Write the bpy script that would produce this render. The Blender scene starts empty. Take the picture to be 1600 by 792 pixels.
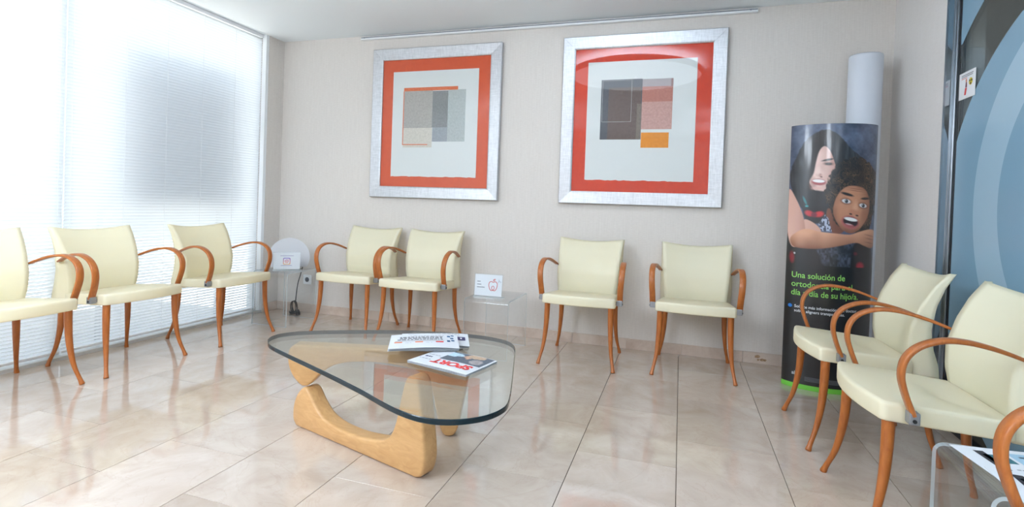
import bpy, bmesh, math, random
import numpy as np
from mathutils import Vector, Matrix, Euler
random.seed(7)
rng = np.random.default_rng(7)
PI = math.pi
scene = bpy.context.scene
COL = scene.collection

# ------------------------------------------------------------------ camera
CAM_LOC = (0.0, -4.058, 1.05)
CAM_F, CAM_CY = 824.44, 331.49
CAM_YAW, CAM_PITCH, CAM_ROLL = -0.3102, 0.0132, 0.0352
def camera_axes(yaw, pitch, roll):
    fwd = Vector((math.sin(yaw)*math.cos(pitch), math.cos(yaw)*math.cos(pitch), -math.sin(pitch)))
    right = Vector((math.cos(yaw), -math.sin(yaw), 0)); up = right.cross(fwd)
    return (right*math.cos(roll)+up*math.sin(roll), up*math.cos(roll)-right*math.sin(roll), fwd)
cr_, cu_, cf_ = camera_axes(CAM_YAW, CAM_PITCH, CAM_ROLL)
cam_data = bpy.data.cameras.new('camera')
cam_data.sensor_width = 36.0
cam_data.lens = CAM_F/1600*36
cam_data.shift_y = -(396-CAM_CY)/1600
cam_data.clip_start = 0.02
cam = bpy.data.objects.new('camera', cam_data); COL.objects.link(cam)
cam.matrix_world = Matrix(((cr_.x, cu_.x, -cf_.x, CAM_LOC[0]), (cr_.y, cu_.y, -cf_.y, CAM_LOC[1]),
                           (cr_.z, cu_.z, -cf_.z, CAM_LOC[2]), (0, 0, 0, 1)))
scene.camera = cam

# ------------------------------------------------------------------ world, exposure
SKY_STRENGTH = 1.6
SUN_STRENGTH = 35.0
LAMP_STRENGTH = 2.6
UPFILL_STRENGTH = 7.0
FILL_STRENGTH = 14.0
world = bpy.data.worlds.new('world'); scene.world = world; world.use_nodes = True
bg = world.node_tree.nodes['Background']
bg.inputs[0].default_value = (0.82, 0.93, 1.05, 1); bg.inputs[1].default_value = SKY_STRENGTH
sun_data = bpy.data.lights.new('sun', 'SUN'); sun_data.energy = SUN_STRENGTH; sun_data.angle = math.radians(1.0); sun_data.color = (1.0, .97, .92)
sun = bpy.data.objects.new('sun', sun_data); COL.objects.link(sun); sun.location = (6, -3, 9)
sun.rotation_euler = (0, math.radians(32), 0)       # high sun from behind the building: it lights the paving outside the blinds
vs = scene.view_settings
vs.view_transform = 'Standard'; vs.look = 'None'; vs.gamma = 1.0; vs.use_curve_mapping = False
vs.exposure = 0.14
scene.cycles.max_bounces = 10; scene.cycles.transparent_max_bounces = 24; scene.cycles.caustics_reflective = False; scene.cycles.caustics_refractive = False

# ------------------------------------------------------------------ materials
def srgb(r, g, b):
    f = lambda c: (c/255/12.92 if c/255 <= 0.04045 else ((c/255+0.055)/1.055)**2.4)
    return (f(r), f(g), f(b), 1)
MATS = {}
def mat(name, col=(0.8, 0.8, 0.8, 1), rough=0.5, metal=0.0, spec=0.5, coat=0.0, coat_rough=0.05):
    if name in MATS: return MATS[name]
    m = bpy.data.materials.new(name); m.use_nodes = True
    b = m.node_tree.nodes['Principled BSDF']
    b.inputs['Base Color'].default_value = col; b.inputs['Roughness'].default_value = rough
    b.inputs['Metallic'].default_value = metal; b.inputs['Specular IOR Level'].default_value = spec
    b.inputs['Coat Weight'].default_value = coat; b.inputs['Coat Roughness'].default_value = coat_rough
    MATS[name] = m
    return m
def N(m, t): return m.node_tree.nodes.new(t)
def Lk(m, a, b): m.node_tree.links.new(a, b)
def bsdf(m): return m.node_tree.nodes['Principled BSDF']
def ramp(m, fac, stops):
    r = N(m, 'ShaderNodeValToRGB'); e = r.color_ramp.elements
    while len(e) < len(stops): e.new(0.5)
    for el, (p, c) in zip(e, stops): el.position = p; el.color = c
    Lk(m, fac, r.inputs[0]); return r
def noise(m, scale, detail=4, rough=0.55, vec=None, mapscale=None, dist=0.0):
    n = N(m, 'ShaderNodeTexNoise'); n.inputs['Scale'].default_value = scale
    n.inputs['Detail'].default_value = detail; n.inputs['Roughness'].default_value = rough
    n.inputs['Distortion'].default_value = dist
    if vec is None:
        tc = N(m, 'ShaderNodeTexCoord'); vec = tc.outputs['Object']
    if mapscale is not None:
        mp = N(m, 'ShaderNodeMapping'); mp.inputs['Scale'].default_value = mapscale
        Lk(m, vec, mp.inputs[0]); vec = mp.outputs[0]
    Lk(m, vec, n.inputs['Vector']); return n
def bump(m, h, strength, dist=0.01):
    b = N(m, 'ShaderNodeBump'); b.inputs['Strength'].default_value = strength; b.inputs['Distance'].default_value = dist
    Lk(m, h, b.inputs['Height']); Lk(m, b.outputs[0], bsdf(m).inputs['Normal'])

def mk_wallpaper(name, c1, c2):
    m = mat(name, c1, 0.75, spec=0.25)
    geo = N(m, 'ShaderNodeNewGeometry')
    n = noise(m, 1.0, 5, 0.6, vec=geo.outputs['Position'], mapscale=(160, 160, 5))
    n2 = noise(m, 1.0, 3, 0.6, vec=geo.outputs['Position'], mapscale=(30, 30, 190))
    mx = N(m, 'ShaderNodeMath'); mx.operation = 'ADD'
    Lk(m, n.outputs[0], mx.inputs[0]); Lk(m, n2.outputs[0], mx.inputs[1])
    h = N(m, 'ShaderNodeMath'); h.operation = 'MULTIPLY'; h.inputs[1].default_value = 0.5; Lk(m, mx.outputs[0], h.inputs[0])
    r = ramp(m, h.outputs[0], [(0.3, c2), (0.7, c1)])
    Lk(m, r.outputs[0], bsdf(m).inputs['Base Color']); bump(m, h.outputs[0], 0.15, 0.004)
    return m
M_WALL = mk_wallpaper('wallpaper_beige', srgb(226, 220, 214), srgb(212, 205, 198))
M_WALL2 = mk_wallpaper('wall_light', srgb(228, 224, 221), srgb(220, 215, 211))
M_CEIL = mat('ceiling_white', srgb(240, 246, 250), 0.8, spec=0.2)
def mk_marble(name, lo, mid, hi, rough):
    m = mat(name, mid, rough, spec=0.5, coat=(.6 if rough < .2 else 0), coat_rough=.035)
    geo = N(m, 'ShaderNodeNewGeometry'); oi = N(m, 'ShaderNodeObjectInfo')
    sc = N(m, 'ShaderNodeMath'); sc.operation = 'MULTIPLY'; sc.inputs[1].default_value = 37.0; Lk(m, oi.outputs['Random'], sc.inputs[0])
    cmb = N(m, 'ShaderNodeCombineXYZ'); Lk(m, sc.outputs[0], cmb.inputs[2]); Lk(m, sc.outputs[0], cmb.inputs[0])
    add = N(m, 'ShaderNodeVectorMath'); add.operation = 'ADD'; Lk(m, geo.outputs['Position'], add.inputs[0]); Lk(m, cmb.outputs[0], add.inputs[1])
    n = noise(m, 4.2, 7, 0.62, vec=add.outputs[0], dist=0.9)
    r = ramp(m, n.outputs[0], [(0.28, lo), (0.5, mid), (0.72, hi)])
    v = noise(m, 2.6, 5, 0.6, vec=add.outputs[0], dist=2.2)
    vr = ramp(m, v.outputs[0], [(0.485, (0, 0, 0, 1)), (0.5, (1, 1, 1, 1)), (0.515, (0, 0, 0, 1))])
    vm = N(m, 'ShaderNodeMath'); vm.operation = 'MULTIPLY'; vm.inputs[1].default_value = 0.13; Lk(m, vr.outputs[0], vm.inputs[0])
    mx = N(m, 'ShaderNodeMix'); mx.data_type = 'RGBA'; Lk(m, vm.outputs[0], mx.inputs['Factor'])
    Lk(m, r.outputs[0], mx.inputs['A']); mx.inputs['B'].default_value = srgb(165, 130, 105)
    hsv = N(m, 'ShaderNodeHueSaturation'); mr = N(m, 'ShaderNodeMapRange')
    mr.inputs['To Min'].default_value = 0.9; mr.inputs['To Max'].default_value = 1.06
    Lk(m, oi.outputs['Random'], mr.inputs['Value']); Lk(m, mr.outputs[0], hsv.inputs['Value'])
    Lk(m, mx.outputs['Result'], hsv.inputs['Color']); Lk(m, hsv.outputs[0], bsdf(m).inputs['Base Color'])
    return m
M_TILE = mk_marble('marble_tile', srgb(188, 169, 153), srgb(199, 182, 168), srgb(209, 195, 183), 0.085)
M_BASE = mk_marble('marble_skirting', srgb(196, 172, 155), srgb(213, 194, 180), srgb(224, 210, 198), 0.3)
M_GROUT = mat('grout', srgb(105, 88, 78), 0.9)
def mk_wood(name, c1, c2, scale=(2, 2, 22), rough=0.35, sz=3.0):
    m = mat(name, c1, rough, spec=0.5, coat=0.15, coat_rough=0.2)
    n = noise(m, sz, 5, 0.6, mapscale=scale, dist=1.2)
    r = ramp(m, n.outputs[0], [(0.3, c2), (0.7, c1)])
    Lk(m, r.outputs[0], bsdf(m).inputs['Base Color']); return m
M_CHERRY = mk_wood('cherry_wood', srgb(188, 110, 48), srgb(160, 86, 32), (18, 18, 3))
M_MAPLE = mk_wood('maple_wood', srgb(216, 170, 116), srgb(198, 150, 96), (3, 14, 16), 0.38, 2.2)
def mk_plastic(name, col, tr):
    m = mat(name, col, 0.38, spec=0.45)
    b = bsdf(m); out = m.node_tree.nodes['Material Output']
    t = N(m, 'ShaderNodeBsdfTranslucent'); t.inputs[0].default_value = (min(1, col[0]*1.05), col[1]*.90, col[2]*0.64, 1)
    mx = N(m, 'ShaderNodeMixShader'); mx.inputs[0].default_value = tr
    Lk(m, b.outputs[0], mx.inputs[1]); Lk(m, t.outputs[0], mx.inputs[2]); Lk(m, mx.outputs[0], out.inputs[0])
    n = noise(m, 260, 2); bump(m, n.outputs[0], 0.05, 0.001)
    return m
M_CREAM = mk_plastic('cream_plastic', srgb(250, 248, 226), 0.34)
M_BRKT = mat('bracket_grey', srgb(150, 152, 156), 0.38, metal=0.6)
M_DARK = mat('dark_rubber', srgb(28, 28, 32), 0.5)
M_WHITE = mat('white_satin', srgb(238, 240, 242), 0.4)
M_STEEL = mat('polished_steel', srgb(178, 184, 190), 0.08, metal=1.0)
M_STEEL2 = mat('brushed_steel', srgb(150, 156, 162), 0.28, metal=1.0)
def mk_silver():
    m = mat('silver_frame', srgb(205, 207, 210), 0.42, metal=0.7)
    n = noise(m, 1.0, 4, 0.6, mapscale=(14, 60, 120)); n2 = noise(m, 1.0, 4, 0.6, mapscale=(120, 60, 14))
    a = N(m, 'ShaderNodeMath'); a.operation = 'ADD'; Lk(m, n.outputs[0], a.inputs[0]); Lk(m, n2.outputs[0], a.inputs[1])
    h = N(m, 'ShaderNodeMath'); h.operation = 'MULTIPLY'; h.inputs[1].default_value = 0.5; Lk(m, a.outputs[0], h.inputs[0])
    r = ramp(m, h.outputs[0], [(0.35, srgb(184, 185, 188)), (0.65, srgb(212, 213, 216))])
    Lk(m, r.outputs[0], bsdf(m).inputs['Base Color']); return m
M_SILVER = mk_silver()
def mk_clear(name, tint, ior=1.5, rough=0.0, extra=0.0):
    m = bpy.data.materials.new(name); m.use_nodes = True; nt = m.node_tree
    nt.nodes.remove(nt.nodes['Principled BSDF']); out = nt.nodes['Material Output']
    t = N(m, 'ShaderNodeBsdfTransparent'); t.inputs[0].default_value = tint
    g = N(m, 'ShaderNodeBsdfGlossy'); g.inputs['Roughness'].default_value = rough
    f = N(m, 'ShaderNodeFresnel')
    ge = N(m, 'ShaderNodeNewGeometry'); im = N(m, 'ShaderNodeMapRange')      # same reflectance on both sides of the sheet
    im.inputs['To Min'].default_value = ior; im.inputs['To Max'].default_value = 1/ior
    Lk(m, ge.outputs['Backfacing'], im.inputs['Value']); Lk(m, im.outputs[0], f.inputs[0])
    mx = N(m, 'ShaderNodeMixShader')
    fac = f.outputs[0]
    if extra:
        a = N(m, 'ShaderNodeMath'); a.operation = 'ADD'; a.use_clamp = True; a.inputs[1].default_value = extra; Lk(m, fac, a.inputs[0]); fac = a.outputs[0]
    Lk(m, fac, mx.inputs[0]); Lk(m, t.outputs[0], mx.inputs[1]); Lk(m, g.outputs[0], mx.inputs[2]); Lk(m, mx.outputs[0], out.inputs[0])
    MATS[name] = m; return m
M_TABLEGLASS = mk_clear('table_glass', (0.955, 0.985, 0.975, 1), 1.75)
M_GLASSEDGE = mat('table_glass_edge', srgb(12, 36, 45), 0.05, spec=0.35)
M_PANE = mk_clear('picture_glazing', (0.985, 0.99, 0.99, 1), 1.36)
M_ACRYL = mk_clear('clear_acrylic', (0.97, 0.98, 0.985, 1), 1.45)
def mk_mixtrans(name, col, tr, rough=0.3, trl=0.0):
    m = mat(name, col, rough); b = bsdf(m); out = m.node_tree.nodes['Material Output']
    t = N(m, 'ShaderNodeBsdfTransparent') if trl == 0 else N(m, 'ShaderNodeBsdfTranslucent')
    if trl: t.inputs[0].default_value = col
    mx = N(m, 'ShaderNodeMixShader'); mx.inputs[0].default_value = tr
    Lk(m, b.outputs[0], mx.inputs[1]); Lk(m, t.outputs[0], mx.inputs[2]); Lk(m, mx.outputs[0], out.inputs[0]); return m
M_ACRYLEDGE = mk_mixtrans('acrylic_edge', srgb(225, 236, 240), 0.35, 0.1)
M_SLAT = mk_mixtrans('blind_slat', srgb(236, 240, 243), 0.5, 0.45, trl=1)
M_LAMPSHADE = mk_mixtrans('white_shade', srgb(235, 236, 240), 0.3, 0.5, trl=1)
M_FILM_MID = mk_mixtrans('frosted_film_blue', srgb(140, 178, 202), 0.10, 0.22)
M_FILM_LIGHT = mk_mixtrans('frosted_film_pale', srgb(172, 203, 222), 0.08, 0.22)
M_DOORGLASS = mk_clear('door_glass', (0.86, 0.92, 0.93, 1), 1.5)
M_PAPER = mat('white_paper', srgb(236, 238, 242), 0.6)
M_NEWS = mat('newsprint', srgb(206, 209, 214), 0.75)
M_INK = mat('ink_black', srgb(45, 46, 55), 0.6)
M_INKG = mat('ink_grey', srgb(150, 152, 160), 0.6)
M_BLUE = mat('ink_blue', srgb(25, 85, 130), 0.6)
M_NAVY = mat('ink_navy', srgb(45, 45, 95), 0.6)
M_REDP = mat('ink_red', srgb(215, 60, 60), 0.6)
M_ORNG = mat('ink_orange', srgb(220, 130, 90), 0.6)
M_TEAL = mat('ink_teal', srgb(60, 120, 130), 0.6)
M_YEL = mat('ink_yellow', srgb(225, 205, 60), 0.6)
def mk_vcol(name, rough, coat=0.0, layer='Col'):
    m = mat(name, (1, 1, 1, 1), rough, coat=coat, coat_rough=0.08)
    a = N(m, 'ShaderNodeVertexColor'); a.layer_name = layer
    Lk(m, a.outputs[0], bsdf(m).inputs['Base Color']); return m
M_PRINT = mk_vcol('colour_print_gloss', 0.3, 0.6)
M_PRINTM = mk_vcol('colour_print_matt', 0.6)

# ------------------------------------------------------------------ mesh helpers
def mesh_obj(name, verts, faces, m=None, parent=None, smooth=False):
    me = bpy.data.meshes.new(name); me.from_pydata([tuple(map(float, v)) for v in verts], [], faces); me.update()
    return wrap(name, me, m, parent, smooth)
def wrap(name, me, m=None, parent=None, smooth=False):
    if m is not None and len(me.materials) == 0: me.materials.append(m)
    if smooth: me.polygons.foreach_set('use_smooth', [True]*len(me.polygons))
    o = bpy.data.objects.new(name, me); COL.objects.link(o)
    if parent is not None: o.parent = parent
    return o
def bm_obj(name, bm, m=None, parent=None, smooth=False):
    me = bpy.data.meshes.new(name); bmesh.ops.recalc_face_normals(bm, faces=bm.faces); bm.to_mesh(me); bm.free()
    return wrap(name, me, m, parent, smooth)
def add_box(bm, x0, x1, y0, y1, z0, z1, bev=0.0, seg=2):
    r = bmesh.ops.create_cube(bm, size=1.0); vs_ = r['verts']
    for v in vs_: v.co = Vector((x0+(v.co.x+.5)*(x1-x0), y0+(v.co.y+.5)*(y1-y0), z0+(v.co.z+.5)*(z1-z0)))
    if bev > 0:
        es = list({e for v in vs_ for e in v.link_edges})
        bmesh.ops.bevel(bm, geom=es, offset=bev, segments=seg, affect='EDGES', profile=0.6)
def box(name, x0, x1, y0, y1, z0, z1, m, parent=None, bev=0.0, seg=2):
    bm = bmesh.new(); add_box(bm, x0, x1, y0, y1, z0, z1, bev, seg); return bm_obj(name, bm, m, parent)
def tag(o, label=None, cat=None, group=None, kind=None):
    if label: o['label'] = label
    if cat: o['category'] = cat
    if group: o['group'] = group
    if kind: o['kind'] = kind
    return o
def empty(name, loc=(0, 0, 0), rz=0.0):
    o = bpy.data.objects.new(name, None); COL.objects.link(o); o.location = loc; o.rotation_euler = (0, 0, rz); o.empty_display_size = 0.1
    return o
def struct(o): o['kind'] = 'structure'; return o
def copy_tree(o, parent=None):
    c = o.copy(); COL.objects.link(c); c.parent = parent
    if parent is not None: c.matrix_parent_inverse = o.matrix_parent_inverse.copy()
    for ch in list(o.children): copy_tree(ch, c)
    return c
def catmull(pts, n):
    P = [Vector(p) for p in pts]; P = [P[0]*2-P[1]]+P+[P[-1]*2-P[-2]]; out = []
    for i in range(1, len(P)-2):
        for k in range(n):
            t = k/n; a, b, c, d = P[i-1:i+3]
            out.append(0.5*((2*b)+(c-a)*t+(2*a-5*b+4*c-d)*t*t+(3*b-a-3*c+d)*t**3))
    out.append(P[-2]); return out
def closed_catmull(pts, n):
    P = [np.array(p, float) for p in pts]; out = []; L = len(P)
    for i in range(L):
        a, b, c, d = P[(i-1) % L], P[i], P[(i+1) % L], P[(i+2) % L]
        for k in range(n):
            t = k/n; out.append(0.5*((2*b)+(c-a)*t+(2*a-5*b+4*c-d)*t*t+(3*b-a-3*c+d)*t**3))
    return out
def tube(path, radii, nseg=12):
    V = []; F = []; path = [Vector(p) for p in path]; up = Vector((0.13, 0.97, 0.21)).normalized()
    for i, p in enumerate(path):
        t = (path[min(i+1, len(path)-1)]-path[max(i-1, 0)]).normalized()
        a = up.cross(t)
        if a.length < 1e-4: a = Vector((1, 0, 0)).cross(t)
        a.normalize(); b = t.cross(a)
        for k in range(nseg):
            an = 2*PI*k/nseg; V.append(p+(a*math.cos(an)+b*math.sin(an))*radii[i])
    for i in range(len(path)-1):
        for k in range(nseg):
            F.append((i*nseg+k, i*nseg+(k+1) % nseg, (i+1)*nseg+(k+1) % nseg, (i+1)*nseg+k))
    F.append(tuple(range(nseg))[::-1]); F.append(tuple((len(path)-1)*nseg+k for k in range(nseg)))
    return V, F
def lathe(name, prof, m, parent=None, seg=32, loc=(0, 0, 0), caps=True):
    V = []; F = []
    for r, z in prof:
        for k in range(seg):
            a = 2*PI*k/seg; V.append((loc[0]+r*math.cos(a), loc[1]+r*math.sin(a), loc[2]+z))
    n = len(prof)
    for i in range(n-1):
        for k in range(seg):
            F.append((i*seg+k, i*seg+(k+1) % seg, (i+1)*seg+(k+1) % seg, (i+1)*seg+k))
    if caps: F.append(tuple(range(seg))[::-1]); F.append(tuple((n-1)*seg+k for k in range(seg)))
    return mesh_obj(name, V, F, m, parent, smooth=True)
def sharp_smooth(o, ang=40):
    me = o.data
    me.polygons.foreach_set('use_smooth', [True]*len(me.polygons))
    try: me.set_sharp_from_angle(angle=math.radians(ang))
    except Exception: pass
    return o
def text_mesh(body, size=0.05, bold=0.0, align='LEFT'):
    cu = bpy.data.curves.new('lettering', 'FONT'); cu.body = body; cu.size = size; cu.align_x = align; cu.offset = bold; cu.resolution_u = 3
    o = bpy.data.objects.new('lettering_tmp', cu); COL.objects.link(o)
    dg = bpy.context.evaluated_depsgraph_get(); dg.update()
    me = bpy.data.meshes.new_from_object(o.evaluated_get(dg))
    bpy.data.objects.remove(o); bpy.data.curves.remove(cu)
    return me
def map_mesh(me, fn):
    for v in me.vertices: v.co = Vector(fn(v.co.x, v.co.y))
    return me
def poly_plate(name, pts, m, parent, y=0.0, t=0.001):
    """flat polygon in x-z, thin plate facing -y"""
    bm = bmesh.new()
    a = [bm.verts.new((x, y, z)) for x, z in pts]; b = [bm.verts.new((x, y+t, z)) for x, z in pts]
    n = len(pts); bm.faces.new(a); bm.faces.new(b[::-1])
    for i in range(n): bm.faces.new((a[i], b[i], b[(i+1) % n], a[(i+1) % n]))
    return bm_obj(name, bm, m, parent)

# ------------------------------------------------------------------ room shell
XL, XR, H = -3.592, 1.287, 2.50
YB = -6.8                       # far end of the room behind the camera
XG = 1.335                      # plane of the glass doors
YJ = -0.73                      # jamb of the glass doors
TW, TL, X0 = 0.411, 0.565, -0.802
floor = struct(box('floor', XL-0.16, XG+1.9, YB, 0.0, -0.12, -0.014, M_GROUT))
TILE_MESH = {}
def tile(x0, x1, y0, y1):
    w, l = round(x1-x0, 3), round(y1-y0, 3)
    if w < 0.01 or l < 0.01: return
    k = (w, l)
    if k not in TILE_MESH:
        bm = bmesh.new(); add_box(bm, -w/2+.0013, w/2-.0013, -l/2+.0007, l/2-.0007, -0.0135, 0, 0.0004, 1)
        me = bpy.data.meshes.new('floor_tile'); bm.to_mesh(me); bm.free(); me.materials.append(M_TILE); TILE_MESH[k] = me
    o = bpy.data.objects.new('floor_tile', TILE_MESH[k]); COL.objects.link(o); o.parent = floor
    o.location = ((x0+x1)/2, (y0+y1)/2, 0)
YT = -4.2
for c in range(-8, 7):
    xa, xb = X0+c*TW, X0+(c+1)*TW
    xa, xb = max(xa, XL-0.05), min(xb, XG+0.01)
    if xb-xa < 0.01: continue
    off = -0.39 if c % 2 == 0 else -0.105
    edges = [0.0]+[off-k*TL for k in range(12) if off-k*TL > YT]+[YT]
    for a, b in zip(edges[1:], edges[:-1]): tile(xa, xb, a, b)
box('floor_slab', XL-0.05, XG+0.01, YB, YT, -0.0135, 0, M_TILE, floor)

wall_back = struct(box('wall_back', XL-0.3, XG+2.0, 0.0, 0.15, -0.12, H+0.1, M_WALL))
struct(box('ceiling', XL-0.16, XG+2.0, YB, 0.0, H, H+0.12, M_CEIL))
struct(box('wall_rear', XL-0.3, XG+2.0, YB-0.15, YB, -0.12, H+0.1, M_WALL2))
# window wall: a full-height opening from y=-0.19 to y=-6.3 with short returns
struct(box('wall_left', XL-0.16, XL, -0.19, 0.0, -0.014, H, M_WALL))
struct(box('wall_left_end', XL-0.16, XL, YB, -6.3, -0.014, H, M_WALL))
struct(box('wall_right', XR, XG+0.12, YJ, 0.0, -0.014, H, M_WALL2))
struct(box('wall_right_end', XR, XG+0.12, YB, -4.75, -0.014, H, M_WALL2))
# skirting tiles on the back wall
bb = struct(empty('baseboard_back', (0, 0, 0)))
xs = [XL, -3.2]; x = -3.2
for w in [.40, .41, .40, .41, .41, .40, .41, .40, .41, .40, .41]:
    x = min(x+w, XR-.001); xs.append(x)
for a, b in zip(xs[:-1], xs[1:]):
    if b-a > .01: box('skirting_tile', a+.0008, b-.0008, -0.011, -0.0005, 0.0, 0.078, M_BASE, bb, 0.0012, 1)
M_STAIN = mat('stone_damage', srgb(150, 112, 72), .85); _n = noise(M_STAIN, 90, 5, .7); _r = ramp(M_STAIN, _n.outputs[0], [(.35, srgb(112, 78, 48)), (.65, srgb(190, 160, 125))]); Lk(M_STAIN, _r.outputs[0], bsdf(M_STAIN).inputs['Base Color'])
for cx_, cz_, rx_, rz_ in ((.545, .050, .022, .014), (.585, .030, .028, .012), (.552, .028, .010, .008)):
    pts_ = [(cx_+rx_*random.uniform(.6, 1.1)*math.cos(2*PI*k/14), cz_+rz_*random.uniform(.6, 1.1)*math.sin(2*PI*k/14)) for k in range(14)]
    poly_plate('chipped_patch', pts_, M_STAIN, bb, -.0114, .0006)
bl = struct(empty('baseboard_left', (0, 0, 0)))
box('skirting_tile', XL+.0005, XL+.011, -0.19, -0.012, 0.0, 0.078, M_BASE, bl, 0.0012, 1)

# windows on the left: frame posts, glass panes and a low threshold
XW = XL-0.11
win = struct(empty('window_1', (XW, -3.2, 0)))
def wbox(n, *a, **k):
    o = box(n, *a, **k); o.parent = win; o.matrix_parent_inverse = Matrix.Translation((-XW, 3.2, 0)); return o
wbox('threshold', XL-0.16, XL-0.002, -6.3, -0.19, -0.013, 0.022, mat('threshold_stone', srgb(205, 205, 203), 0.35), bev=0.003)
for yy in (-0.215, -1.80, -3.35, -4.9, -6.275): wbox('window_post', XW-.02, XW+.02, yy-.025, yy+.025, 0.022, H, M_WHITE)
wbox('window_head', XW-.02, XW+.02, -6.25, -0.24, H-.06, H, M_WHITE)
for a, b in ((-1.775, -.24), (-3.325, -1.825), (-4.875, -3.375), (-6.25, -4.925)):
    wbox('pane', XW-.004, XW+.004, a, b, 0.022, H-.06, M_DOORGLASS if False else mk_clear('window_glass', (0.97, 0.985, 0.99, 1)) if 'window_glass' not in MATS else MATS['window_glass'])
tr = struct(box('trim_1', XL-0.045, XL-.002, -0.222, -0.1905, 0.022, H, M_WHITE))

# added outside the glass: a pale banner placed to shade part of the blind
sb = empty('added_banner', (XL-0.27, -0.98, 0))
box('shade_sheet', -0.004, 0.004, -0.46, 0.55, 0.92, 1.98, mk_mixtrans('shade_cloth', srgb(195, 200, 210), 0.42, 0.7), sb, 0.01)
box('post', -0.012, 0.012, -0.46, -0.436, -0.1, 0.922, M_STEEL2, sb); box('post', -0.012, 0.012, 0.526, 0.55, -0.1, 0.922, M_STEEL2, sb)
tag(sb, 'added rectangular banner outdoors, placed to cast the grey shade on the window blind', 'banner')
struct(box('outdoor_ground', XL-14, XL-0.16, -12, 6, -0.2, -0.1, mat('paving', srgb(190, 188, 184), 0.8)))

# venetian blinds
SLAT_P = 0.0215
def slat_mesh(width):
    V = []; F = []; n = 5; ang = math.radians(60)
    for j in (0, 1):
        for k in range(n):
            s = (k/(n-1)-.5); d = s*0.025; c = 0.0018*(1-4*s*s)
            px_, pz = d*math.cos(ang)-c*math.sin(ang), d*math.sin(ang)+c*math.cos(ang)
            V.append((px_, (j-.5)*width, pz))
    for k in range(n-1): F.append((k, k+1, n+k+1, n+k))
    me = bpy.data.meshes.new('slat'); me.from_pydata(V, [], F); me.update(); me.materials.append(M_SLAT)
    me.polygons.foreach_set('use_smooth', [True]*len(me.polygons)); return me
def blind(y0, y1, label, cords):
    w = y1-y0-0.006; yc = (y0+y1)/2; XBL = XL-0.045
    b = empty('venetian_blind', (XBL, yc, 0))
    box('head_rail', -.014, .014, -w/2, w/2, H-.03, H-.002, M_WHITE, b)
    box('bottom_rail', -.012, .012, -w/2, w/2, 0.032, 0.048, M_WHITE, b, .003)
    me = slat_mesh(w); z = 0.06
    while z < H-.035:
        o = bpy.data.objects.new('slat', me); COL.objects.link(o); o.parent = b; o.location = (0, 0, z); z += SLAT_P
    for cy_ in cords:
        V, F = tube([(0.0145, cy_-yc, 0.04), (0.0145, cy_-yc, H-.02)], [0.0011]*2, 6); mesh_obj('ladder_cord', V, F, M_WHITE, b)
    return tag(b, label, 'blind', 'white venetian blinds over the glazing')
blind(-1.80, -0.226, 'white venetian blind nearest the corner, with the grey rectangular shade on it', [-1.77, -1.44, -1.14, -.84, -.53])
blind(-3.35, -1.806, 'white venetian blind at the left edge, behind the leftmost chair', [-1.84, -2.2, -2.6, -3.0])
blind(-4.9, -3.356, 'white venetian blind out of view, nearest beside the photographer', [-3.6, -4.2])
blind(-6.25, -4.906, 'white venetian blind out of view, farthest behind the photographer', [-5.2, -5.8])

# ------------------------------------------------------------------ glass doors on the right
jamb = struct(empty('trim_2', (XR, YJ, 0)))
def jbox(n, *a, **k):
    o = box(n, *a, **k); o.parent = jamb; o.matrix_parent_inverse = Matrix.Translation((-XR, -YJ, 0)); return o
jbox('jamb_face', XR-.001, XG+.02, YJ-.004, YJ-.0005, 0, H, M_STEEL)
jbox('jamb_edge', XR-.004, XR+.004, YJ-.007, YJ-.004, 0, H, M_STEEL2)
jbox('jamb_profile', XG-.012, XG+.03, YJ-.028, YJ-.0045, 0, H, M_STEEL2, bev=.003)
jbox('floor_track', XG-.02, XG+.03, -4.75, YJ-.029, -.005, .012, mat('track_dark', srgb(48, 50, 54), 0.4, metal=.7), bev=.002)
DY0 = YJ-.045
YC, ZC = -1.82, 1.125
YC2, ZC2 = -1.726, .965
door = struct(empty('door_1', (XG, DY0, 0)))
door2 = struct(empty('door_2', (XG, -2.80, 0)))
def dpart(o, d): o.parent = d; o.matrix_parent_inverse = Matrix.Translation(-Vector(d.location)); return o
dpart(box('door_pane', XG, XG+.010, -2.78, DY0, .014, H, M_DOORGLASS), door)
dpart(box('pane_edge_seal', XG-.002, XG+.012, DY0+.0005, DY0+.014, .014, H, M_DARK), door)
dpart(box('door_pane', XG, XG+.010, -4.74, -2.80, .014, H, M_DOORGLASS), door2)
def film(name, ca, cb, m, d, ya, yb, xoff=-.0012):
    """part of the pane (y in ya..yb) outside circle ca and inside circle cb, each (yc, zc, r)"""
    V = []; F = []; n = 150
    for side in (1, -1):
        prev = None
        for i in range(n+1):
            z = .016+(H-.018)*i/n
            lo = ca[0]+side*math.sqrt(max(ca[2]**2-(z-ca[1])**2, 0)); hi = cb[0]+side*math.sqrt(max(cb[2]**2-(z-cb[1])**2, 0))
            a, b = (lo, hi) if side == 1 else (hi, lo)
            a, b = max(a, ya), min(b, yb)
            if b-a < 1e-4: prev = None; continue
            V += [(XG+xoff, a, z), (XG+xoff, b, z)]; k = len(V)-2
            if prev is not None: F.append((prev, prev+1, k+1, k))
            prev = k
    if F: dpart(mesh_obj(name, V, F, m), d)
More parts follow.
